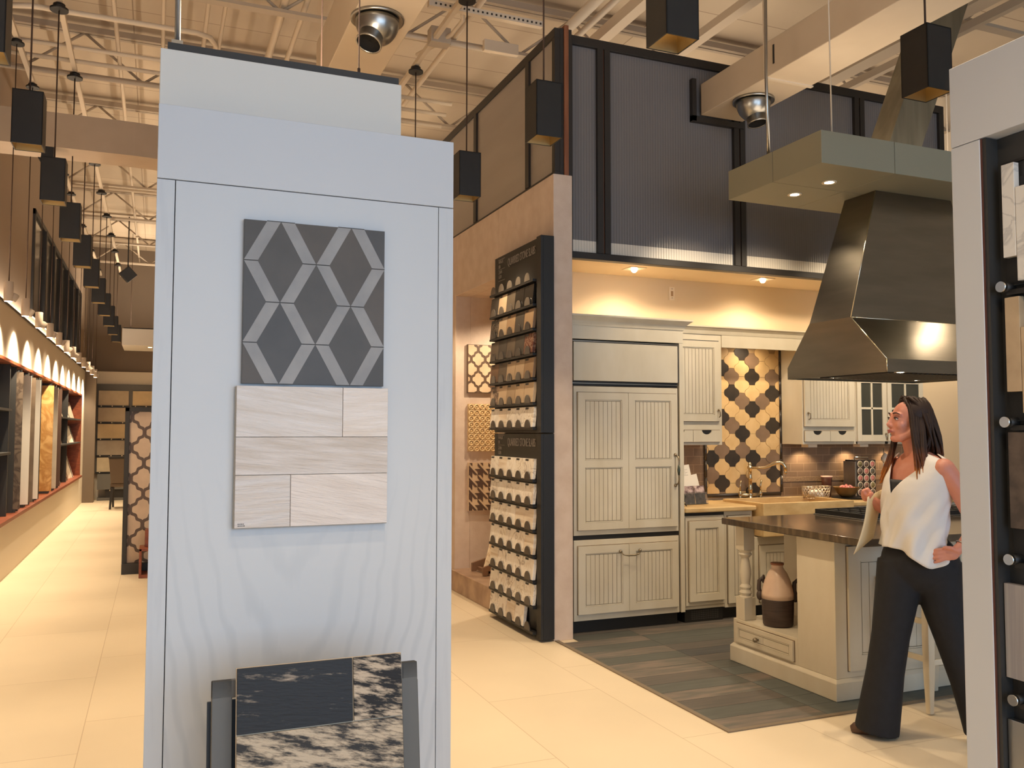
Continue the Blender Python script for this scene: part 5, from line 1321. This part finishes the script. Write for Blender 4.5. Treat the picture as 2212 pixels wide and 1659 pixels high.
# jugs in the niche
def jug(x, y, label, rot):
    t = thing('stoneware_jug', label, 'jug', (x, y, .2865))
    c = (x, y, .2865)
    MB().lathe(c, [(.088, 0), (.094, .01), (.098, .09), (.1, .165), (.1005, .17)], 30).build('brown_base', mat('brown_rope_glaze', (74, 58, 52), .55, rgb2=(54, 42, 38), scale=30, stretch=(.3, .3, 5)) if 'brown_rope_glaze' not in bpy.data.materials else bpy.data.materials['brown_rope_glaze'], t)
    MB().lathe(c, [(.1005, .17), (.1, .20), (.094, .235), (.08, .285), (.06, .33), (.042, .355), (.036, .365), (.038, .385), (.040, .39), (.034, .392)], 30).build('cream_top', mat('cream_crackle_glaze', (222, 196, 174), .22, rgb2=(206, 176, 154), scale=6) if 'cream_crackle_glaze' not in bpy.data.materials else bpy.data.materials['cream_crackle_glaze'], t)
    MB().lathe(c, [(.0405, .382), (.0425, .388), (.0405, .395), (.033, .395)], 24).build('rim', mat('rusty_rim', (146, 92, 66), .6) if 'rusty_rim' not in bpy.data.materials else bpy.data.materials['rusty_rim'], t)
    h = MB(); d = Vector((math.cos(rot), math.sin(rot), 0)); up = Vector((0, 0, 1)); cc = Vector(c)
    q = [cc + d * (.085) + up * .30, cc + d * .115 + up * .27, cc + d * .118 + up * .22, cc + d * .10 + up * .17]
    h.tube(q, [.010, .013, .014, .012], 10)
    q2 = [cc + d * .088 + up * .285 + Vector((-d.y, d.x, 0)) * .02 * math.cos(a) + up * .022 * math.sin(a) for a in [2 * PI * k / 14 for k in range(15)]]
    h.tube(q2, .006, 8, cap=False)
    h.ball(cc + d * .112 + up * .18, .022, 12, 8, 1, 1, 1.5)
    h.build('handle', mat('dark_brown_handle', (64, 50, 44), .5) if 'dark_brown_handle' not in bpy.data.materials else bpy.data.materials['dark_brown_handle'], t)
jug(3.70, 4.545, 'brown and cream stoneware jug seen whole in the island niche behind the turned post', PI * .72)
jug(3.86, 4.40, 'brown and cream stoneware jug half hidden by the island block', PI * .72)

# ------------------------------------------------------------------ steel hood and its flue
M['steel'] = mat('brushed_stainless_hood', (138, 130, 117), .3, metal=1.0, rgb2=(128, 121, 108), scale=2, stretch=(1, 1, 6), bump=.05, bscale=200, bstretch=(.02, .02, 1), aniso=.4)
t = thing('range_hood', 'large brushed steel range hood hanging over the kitchen island', 'range hood', (4.8, 4.57, 1.89))
HX0, HX1 = 4.205, 5.42
lip0 = [(HX0, 4.10, 1.893), (HX1, 4.10, 1.893), (HX1, 5.02, 1.893), (HX0, 5.02, 1.893)]
lip1 = [(HX0, 4.10, 1.975), (HX1, 4.10, 1.975), (HX1, 5.02, 1.975), (HX0, 5.02, 1.975)]
brk = [(HX0 + .005, 4.40, 2.272), (HX1 - .005, 4.40, 2.272), (HX1 - .005, 4.79, 2.272), (HX0 + .005, 4.79, 2.272)]
tp_ = [(4.465, 4.42, 3.148), (5.16, 4.42, 3.148), (5.16, 4.705, 3.148), (4.465, 4.705, 3.148)]
def skin(a, b, name):
    m = MB()
    for k in range(4):
        n = (k + 1) % 4; m.add([a[k], a[n], b[n], b[k]], [(0, 1, 2, 3)])
    return m.build(name, M['steel'], t, normals=False)
skin(lip0, lip1, 'lip'); skin(lip1, brk, 'canopy_skirt'); skin(brk, tp_, 'chimney')
sm = MB()
for a, b in ((lip1[0], brk[0]), (brk[0], tp_[0]), (lip0[0], lip1[0])): sm.tube([Vector(a) + Vector((-.001, -.001, 0)), Vector(b) + Vector((-.001, -.001, 0))], .0035, 6)
sm.tube([Vector(brk[0]) + Vector((0, -.001, 0)), Vector(brk[1]) + Vector((0, -.001, 0))], .002, 6)
sm.build('bright_seam', mat('bright_steel_edge', (224, 214, 188), .2, metal=1.0), t)
u_ = MB().box(HX0 + .004, HX1 - .004, 4.104, 5.016, 1.905, 1.915)
u_.build('underside', M['steel'], t)
bf = MB()
for k in range(22): bf.box(HX0 + .16 + k * .042, HX0 + .18 + k * .042, 4.25, 4.87, 1.897, 1.906)
bf.build('baffle_filter', M['charcoal'], t)
for x, y in ((4.42, 4.80), (4.42, 4.2), (5.2, 4.80), (5.2, 4.2)):
    lamp_disc((x, y, 1.905), .03, t, 'hood_light')
    light('hood_lamp', 'SPOT', (x, y, 1.885), 6, SOFTW, aim=(0, 0, -1), spot_size=math.radians(110), spot_blend=.5, shadow_soft_size=.03)
MB().cyl((HX0 + .1, 5.02, 1.92), (HX1 - .1, 5.02, 1.92), .012, n=10).build('rear_rail', M['charcoal'], t)
fl = MB()
a = [(4.58, 4.47, 3.356), (4.88, 4.47, 3.356), (4.88, 4.68, 3.356), (4.58, 4.68, 3.356)]
b = [(x + .95, y + .02, 5.5) for x, y, z in a]
fl.hexa(a, b)
tag(fl.build('exhaust_flue', mat('galvanised_flue', (150, 146, 130), .42, metal=.85, rgb2=(130, 126, 112), scale=3, stretch=(4, 4, .4)), bev=.004), 'galvanised square flue rising slanted from the island canopy to the roof', 'flue')

# ------------------------------------------------------------------ stool at the island
t = thing('counter_stool', 'cream counter stool with reddish woven seat behind the walking woman', 'stool', (4.05, 3.62, 0))
sx0, sx1, sy0, sy1 = 3.86, 4.27, 3.52, 3.86
woven = mat('reddish_woven_seat', (172, 106, 66), .7, rgb2=(136, 80, 50), scale=60, stretch=(1, .1, 1))
MB().box(sx0 - .005, sx1 + .005, sy0 - .005, sy1 + .005, .655, .695).build('seat', woven, t, bev=.012, seg=3)
MB().box(sx0 + .01, sx1 - .01, sy0 + .01, sy1 - .01, .60, .655).build('apron', M['cab'], t, bev=.003)
for x, y in ((sx0 + .02, sy0 + .02), (sx1 - .02, sy0 + .02), (sx0 + .02, sy1 - .02), (sx1 - .02, sy1 - .02)):
    r1_, r2_ = .022, .013
    MB().loft([[Vector((x + s * r_, y + q * r_, z)) for s, q in ((-1, -1), (1, -1), (1, 1), (-1, 1))] for z, r_ in ((.0075, .014), (.22, .021), (.42, .023), (.655, .021))], smooth=False).build('leg', M['cab'], t, bev=.003)
for z in (.26, .46):
    MB().box(sx0 + .03, sx1 - .03, sy0 + .010, sy0 + .028, z, z + .03).build('rung', M['cab'], t, bev=.003)
    MB().box(sx0 + .010, sx0 + .028, sy0 + .03, sy1 - .03, z + .015, z + .045).build('rung', M['cab'], t, bev=.003)
    MB().box(sx1 - .028, sx1 - .010, sy0 + .03, sy1 - .03, z + .015, z + .045).build('rung', M['cab'], t, bev=.003)

# lamps without fittings, added behind the island canopy to brighten cabinets and wall
for x, e_, ax in ((3.9, 60, .05), (4.6, 60, .05), (5.5, 70, .05), (5.8, 110, .55)):
    light('cabinet_fill_lamp', 'SPOT', (x, 5.06, 3.16), e_, SOFTW, aim=(ax, .66, -.72), spot_size=math.radians(88), spot_blend=.8, shadow_soft_size=.06)
# ------------------------------------------------------------------ walking woman
AZ = math.radians(47.14)
ER = Vector((math.cos(AZ), -math.sin(AZ), 0)); ED = Vector((math.sin(AZ), math.cos(AZ), 0))
PB = ED * 4.82
MP = Matrix(((ER.x, ED.x, 0, PB.x), (ER.y, ED.y, 0, PB.y), (0, 0, 1, 0), (0, 0, 0, 1)))      # (a to her back, d away, z) -> world
skin = mat('fair_skin', (206, 142, 122), .5, rgb2=(196, 128, 108), scale=9)
skin.node_tree.nodes['Principled BSDF'].inputs['Subsurface Weight'].default_value = .08
skin.node_tree.nodes['Principled BSDF'].inputs['Subsurface Radius'].default_value = (.02, .008, .004)
woman = thing('person', 'woman in sleeveless white blouse and black flared trousers walking past the island holding a sheet', 'person', (PB.x, PB.y, 0))
def remesh(o, vox, it=4, fac=.5):
    r_ = o.modifiers.new('Remesh', 'REMESH'); r_.mode = 'VOXEL'; r_.voxel_size = vox; r_.use_smooth_shade = True
    s_ = o.modifiers.new('Smooth', 'SMOOTH'); s_.iterations = it; s_.factor = fac
    return o
# head frame: x to her left, y forward, z up
hf = Vector((-.87, -.49, .10)).normalized(); hl = Vector((0, 0, 1)).cross(hf).normalized(); hu = hf.cross(hl)
HC = Vector((-.030, 0, 1.572))
HM = MP @ Matrix(((hl.x, hf.x, hu.x, HC.x), (hl.y, hf.y, hu.y, HC.y), (hl.z, hf.z, hu.z, HC.z), (0, 0, 0, 1)))
b = MB(HM)
b.ball((0, -.015, .026), 1, 28, 18, .073, .090, .083).ball((0, .022, -.018), 1, 28, 18, .059, .066, .090)
b.ball((0, .060, -.092), 1, 16, 10, .024, .022, .018)
for s in (-1, 1):
    b.tube([(s * .055, -.01, -.03), (s * .05, .012, -.066), (s * .03, .045, -.088), (0, .062, -.095)], [.02, .021, .02, .018], 10)
    b.ball((s * .036, .055, -.026), 1, 14, 10, .024, .026, .024)
    b.ball((s * .073, -.016, -.008), 1, 12, 10, .009, .018, .029)
    b.ball((s * .0105, .0925, -.031), .0078, 10, 8)
    b.tube([(s * .050, .062, .024), (s * .026, .0755, .030), (s * .008, .079, .027)], [.008, .0095, .008], 8)
b.tube([(0, .080, .020), (0, .088, -.003), (0, .096, -.022)], [.0085, .0088, .0098], 10).ball((0, .0985, -.025), .0108, 12, 8)
b.tube([(-.020, .080, -.057), (0, .0885, -.056), (.020, .080, -.057)], [.006, .010, .006], 8)
b.xf = MP
b.tube([(.012, .012, 1.33), (.005, .010, 1.40), (-.012, .004, 1.47), (-.020, .004, 1.53)], [.058, .050, .047, .05], 20)
# torso
TFv = Vector((-.78, -.62, 0)).normalized(); TL = Vector((0, 0, 1)).cross(TFv)
def RT(z):
    tab = [(.80, .0, .178, .15, .12), (.86, .0, .176, .158, .12), (1.0, .0, .168, .160, .10), (1.12, .008, .172, .165, .095), (1.22, .02, .186, .166, .105), (1.28, .02, .198, .14, .105), (1.34, .02, .205, .098, .098), (1.375, .018, .185, .075, .088), (1.40, .015, .13, .066, .078), (1.425, .012, .075, .060, .066)]
    for (z0, *p), (z1, *q) in zip(tab, tab[1:]):
        if z <= z1: t_ = max(0, (z - z0) / (z1 - z0)); return [u + (v - u) * t_ for u, v in zip(p, q)]
    return tab[-1][1:]
def torso(th, z, off=0.0):
    """th = 0 is the front, +90 degrees her left side"""
    c, L_, Ff, Fb = RT(z); cs, sn = math.cos(th), math.sin(th)
    r_f = Ff if cs > 0 else Fb
    p = Vector((c, 0, z)) + TFv * cs * (r_f + off) + TL * sn * (L_ + off)
    return p
zs_ = [.99, 1.05, 1.14, 1.22, 1.28, 1.33, 1.365, 1.395, 1.42]
b.loft([[torso(2 * PI * k / 32, z, -.026 if z < 1.3 else -.016) for k in range(32)] for z in zs_])
# near (left) arm: hand on the hip
Lsh = Vector((.018, 0, 1.345)) + TL * .172
b.ball(Lsh + Vector((0, 0, -.005)), .052, 16, 12)
b.tube([Lsh, Vector((.19, -.13, 1.24)), Vector((.245, -.10, 1.11)), Vector((.262, -.085, 1.07)), Vector((.235, -.11, 1.02)), Vector((.190, -.142, .972)), Vector((.165, -.152, .950))], [.050, .046, .040, .039, .036, .026, .024], 16)
b.ball((.148, -.156, .938), 1, 14, 10, .036, .014, .030)
for k, (dz, ln) in enumerate(((.022, .060), (.007, .068), (-.009, .064), (-.023, .050))):
    k0 = Vector((.122, -.158, .938 + dz))
    b.tube([k0 + Vector((.02, 0, 0)), k0, k0 + Vector((-ln * .5, -.003, -.004 - .003 * k)), k0 + Vector((-ln * .9, .010, -.010 - .004 * k)), k0 + Vector((-ln, .016, -.012 - .004 * k))], [.010, .0088, .0082, .0072, .006], 9)
b.tube([(.168, -.160, .955), (.148, -.170, .968), (.126, -.172, .970), (.112, -.168, .966)], [.012, .0105, .009, .0075], 9)
# far (right) arm: holding the sheet
Rsh = Vector((.018, 0, 1.345)) - TL * .172
b.ball(Rsh + Vector((0, 0, -.005)), .05, 16, 12)
b.tube([Rsh, Vector((-.10, .14, 1.23)), Vector((-.105, .125, 1.12)), Vector((-.125, .105, 1.105)), Vector((-.175, .05, 1.14)), Vector((-.212, .012, 1.172))], [.046, .042, .037, .036, .030, .025], 14)
b.ball((-.234, -.006, 1.196), 1, 14, 10, .022, .026, .034)
for k, dd in enumerate((-.028, -.012, .004, .02)):
    ln = (.9, 1.0, .95, .8)[k]
    k0 = Vector((-.243, dd - .004, 1.222 - .004 * abs(k - 1)))
    b.tube([k0 + Vector((.012, 0, -.022)), k0, k0 + Vector((.022 * ln, -.004, .008)), k0 + Vector((.036 * ln, -.004, -.012)), k0 + Vector((.034 * ln, -.002, -.034 * ln))], [.010, .0092, .0086, .008, .0066], 9)
b.tube([(-.222, -.03, 1.18), (-.21, -.046, 1.196), (-.196, -.05, 1.212)], [.0115, .0105, .0085], 9)
# legs inside the trousers, feet inside the shoes
for pts in ([(-.085, .0, .88), (-.13, -.02, .5), (-.17, -.02, .28), (-.20, -.02, .06)], [(.09, .02, .88), (.17, .03, .48), (.225, .03, .3), (.285, .04, .12)]):
    b.tube([Vector(p) for p in pts], [.085, .06, .05, .036], 14)
body = remesh(b.build('body', skin, woman, normals=True), .0042, 5, .5)
# face details
def hchild(name, mb, m): return mb.build(name, m, woman)
for s in (-1, 1):
    e = MB(HM).ball((s * .031, .0765, .0045), 1, 14, 10, .0118, .0070, .0062).build('eye', mat('eye_white', (214, 202, 194), .25) if 'eye_white' not in bpy.data.materials else bpy.data.materials['eye_white'], woman)
    MB(HM).ball((s * .031 + s * .001, .0803, .0045), 1, 12, 8, .0056, .0036, .0056).build('iris', mat('dark_iris', (46, 36, 34), .2) if 'dark_iris' not in bpy.data.materials else bpy.data.materials['dark_iris'], e)
    MB(HM).tube([(s * .0445, .073, .0065), (s * .038, .0815, .0105), (s * .031, .0845, .012), (s * .023, .0835, .010), (s * .0185, .080, .006)], [.0024, .0034, .0036, .0030, .0018], 6).build('upper_lid', mat('lash_brown', (62, 42, 38), .6) if 'lash_brown' not in bpy.data.materials else bpy.data.materials['lash_brown'], e)
    MB(HM).tube([(s * .050, .0695, .028), (s * .038, .082, .0355), (s * .024, .0862, .034), (s * .014, .087, .030)], [.0018, .003, .0034, .0028], 6).build('eyebrow', bpy.data.materials['lash_brown'], woman)
lipm = mat('muted_pink_lips', (172, 92, 86), .4)
MB(HM).tube([(-.019, .0845, -.0585), (-.008, .0945, -.0545), (0, .0955, -.056), (.008, .0945, -.0545), (.019, .0845, -.0585)], [.0015, .0042, .0038, .0042, .0015], 8).tube([(-.017, .0845, -.0605), (0, .0945, -.0655), (.017, .0845, -.0605)], [.0015, .0052, .0015], 8).build('lips', lipm, woman)
MB(HM).ball((.077, -.008, -.042), .0055, 10, 8).build('earring', M['cover_plate'], woman)
# hair
hm, nt, bs = _new('dark_brown_hair_with_auburn_ends')
tc = nt.nodes.new('ShaderNodeTexCoord'); sp = nt.nodes.new('ShaderNodeSeparateXYZ'); rp = nt.nodes.new('ShaderNodeValToRGB'); mr = nt.nodes.new('ShaderNodeMapRange')
nzh = nt.nodes.new('ShaderNodeTexNoise'); nzh.inputs['Scale'].default_value = 22; adh = nt.nodes.new('ShaderNodeMath'); adh.operation = 'MULTIPLY_ADD'; adh.inputs[1].default_value = .14
mr.inputs['From Min'].default_value = 1.36; mr.inputs['From Max'].default_value = 1.62
e = rp.color_ramp.elements; e[0].color = lin((186, 116, 52)); e[0].position = .0; e[1].color = lin((50, 36, 31)); e[1].position = .62
x_ = e.new(.3); x_.color = lin((104, 60, 38))
nt.links.new(tc.outputs['Object'], sp.inputs[0]); nt.links.new(tc.outputs['Object'], nzh.inputs['Vector']); nt.links.new(nzh.outputs['Fac'], adh.inputs[0]); nt.links.new(sp.outputs['Z'], adh.inputs[2]); nt.links.new(adh.outputs[0], mr.inputs['Value']); nt.links.new(mr.outputs[0], rp.inputs[0]); nt.links.new(rp.outputs[0], bs.inputs['Base Color'])
bs.inputs['Roughness'].default_value = .6; bs.inputs['Specular IOR Level'].default_value = .3
hr = MB(HM)
hr.ball((0, -.034, .036), 1, 32, 20, .085, .094, .086)
rh = random.Random(5)
INV = HM.inverted() @ MP
def strand(p0, p1, p2, p3, r_):
    pts = []
    for k in range(8):
        t_ = k / 7; q = 1 - t_
        pts.append(q ** 3 * p0 + 3 * q * q * t_ * p1 + 3 * q * t_ * t_ * p2 + t_ ** 3 * p3 + Vector((math.sin(t_ * 9 + r_ * 300) * .009 * t_, math.cos(t_ * 8 + r_ * 260) * .009 * t_, 0)))
    hr.tube(pts, [r_, r_, r_ * 1.05, r_ * 1.05, r_, r_ * .95, r_ * .8, r_ * .35], 6)
J = lambda s: Vector((rh.uniform(-s, s), rh.uniform(-s, s), rh.uniform(-s, s)))
W2 = lambda a, d, z: INV @ Vector((a, d, z))
part_pt = Vector((.012, .045, .115))
for k in range(150):                                     # sides and back, falling behind the shoulders
    ph = rh.uniform(math.radians(100), math.radians(262))
    top = Vector((.03 * math.cos(ph + PI / 2), -.02 + rh.uniform(-.05, .05), .117))
    s0 = Vector((.088 * math.sin(ph) * -1, -.026 + .102 * math.cos(ph), .03 + rh.uniform(-.02, .03)))
    out = Vector((s0.x * 1.3, s0.y * 1.22 - .008, -.06))
    en = W2(rh.uniform(.03, .125), rh.uniform(-.075, .075), rh.uniform(1.36, 1.43))
    strand(top + J(.008), Vector((s0.x * 1.06, s0.y * 1.05, .07)), out + J(.012), en + J(.008), rh.uniform(.006, .0095))
for k in range(62):                                      # near lock over her left shoulder
    t_ = rh.random()
    top = Vector((.006 + .02 * rh.random(), .034 - .06 * t_, .117 - .012 * rh.random()))
    m1 = Vector((.094 + .014 * rh.random(), .024 - .07 * t_, .03))
    m2 = W2(-.012 + .05 * t_, -.082 - .02 * rh.random(), 1.43)
    en = W2(.00 + .055 * rh.random(), -.135 - .035 * rh.random(), 1.235 + .09 * rh.random())
    strand(top, m1, m2 + J(.012), en + J(.008), rh.uniform(.0055, .009))
for k in range(46):                                      # far lock in front of her right shoulder
    t_ = rh.random()
    top = Vector((-.002 - .02 * rh.random(), .034 - .06 * t_, .117 - .012 * rh.random()))
    m1 = Vector((-.092 - .012 * rh.random(), .03 - .07 * t_, .03))
    m2 = W2(-.075 - .03 * t_, .085, 1.44)
    en = W2(-.135 - .035 * rh.random(), .01 + .05 * rh.random(), 1.245 + .08 * rh.random())
    strand(top, m1, m2 + J(.012), en + J(.008), rh.uniform(.0055, .0085))
hr.build('hair', hm, woman)
# blouse
cloth = mat('white_blouse_cloth', (222, 220, 219), .7, bump=.12, bscale=30)
def top_z(th):
    d = abs((th + PI) % (2 * PI) - PI)
    v = 1.212 + (1.412 - 1.212) * min(1, d / math.radians(50)) ** .85
    if d > math.radians(55):
        s = abs(d - PI / 2); v = 1.412 - .03 * max(0, 1 - s / math.radians(22))
    return v
def hem_z(th):
    d = (th + PI) % (2 * PI) - PI
    return .955 - .088 * math.exp(-((d - math.radians(70)) / math.radians(42)) ** 2) + .01 * math.sin(3 * d) - .02 * math.exp(-((d + math.radians(110)) / .7) ** 2)
bl = MB(MP); NT, NV = 96, 34; rings = []
for i in range(NV):
    t_ = i / (NV - 1); ring = []
    for k in range(NT):
        th = 2 * PI * k / NT
        z = hem_z(th) + (top_z(th) - hem_z(th)) * t_
        dn = max(0, (1.22 - z) / .34)
        fold = .013 * dn * math.sin(th * 7 + z * 9) + .007 * dn * math.sin(th * 12 - z * 14) + .014 * math.sin(6 * (z - .35 * th) * 5) * dn * (1 - dn) * 2.4
        ring.append(torso(th, z, .004 + fold + (.004 if z > 1.36 else 0)))
    rings.append(ring)
bl.loft(rings, cap=False)
blo = bl.build('blouse', cloth, woman)
so = blo.modifiers.new('Solidify', 'SOLIDIFY'); so.thickness = .004; so.offset = -1
ca = MB(MP); rg = []
for i in range(8):
    z = 1.17 + (1.282 - 1.17) * i / 7
    rg.append([torso(math.radians(-58 + 116 * k / 24), z, -.004) for k in range(25)])
ca.loft(rg, cap=False, closed=False)
co_ = ca.build('camisole', mat('black_camisole', (30, 30, 36), .7), woman)
so = co_.modifiers.new('Solidify', 'SOLIDIFY'); so.thickness = .003; so.offset = -1
# trousers
tr = MB(MP)
tr.ball((.012, .0, .875), 1, 28, 16, .181, .138, .16)
tr.tube([(-.078, .0, .87), (-.098, -.005, .70), (-.130, -.015, .5), (-.158, -.02, .32), (-.182, -.02, .16), (-.203, -.02, .022)], [.108, .104, .090, .090, .099, .106], 26)
tr.tube([(.092, .005, .87), (.108, .015, .68), (.158, .025, .49), (.215, .03, .31), (.258, .035, .17), (.285, .04, .07)], [.112, .102, .086, .086, .094, .100], 26)
remesh(tr.build('trousers', mat('navy_black_trousers', (19, 20, 26), .8, rgb2=(23, 25, 32), scale=30), woman), .007, 4, .5)
brown = mat('brown_shoe_leather', (84, 60, 48), .45)
sh = MB(MP); sh.tube([(-.145, -.02, .034), (-.20, -.022, .036), (-.26, -.026, .032), (-.305, -.03, .022), (-.325, -.032, .018)], [.026, .034, .036, .028, .014], 14)
sh.build('shoe', brown, woman)
sh = MB(MP); sh.tube([(.325, .04, .115), (.295, .04, .075), (.255, .038, .035), (.225, .036, .022), (.205, .036, .018)], [.024, .032, .034, .026, .014], 14)
sh.build('shoe', brown, woman)
br_ = MB(MP)
wc, wd_ = Vector((.196, -.138, .978)), Vector((-.045, -.03, -.048)).normalized()
u1 = wd_.orthogonal().normalized(); u2_ = wd_.cross(u1)
br_.tube([wc + (u1 * math.cos(2 * PI * k / 20) + u2_ * math.sin(2 * PI * k / 20)) * .031 for k in range(21)], .0032, 6, cap=False)
br_.build('bracelet', M['galv'], woman)
# sheet of paper in her right hand
pp = MB(MP)
rows_ = []
for i in range(9):
    v = i / 8; row = []
    for k in range(7):
        u = k / 6
        p = Vector((-.222, -.07, 1.19)).lerp(Vector((-.150, .115, 1.225)), u).lerp(Vector((-.292, -.075, .900)).lerp(Vector((-.205, .11, .968)), u), v)
        row.append(p + Vector((.012 * math.sin(PI * v) * (1 - u), 0, 0)))
    rows_.append(row)
pp.loft(rows_, cap=False, closed=False)
po = pp.build('sheet', mat('cream_paper', (232, 214, 176), .7))
so = po.modifiers.new('Solidify', 'SOLIDIFY'); so.thickness = .0012
tag(po, 'cream sheet of paper held in the walking woman\'s hand', 'paper')
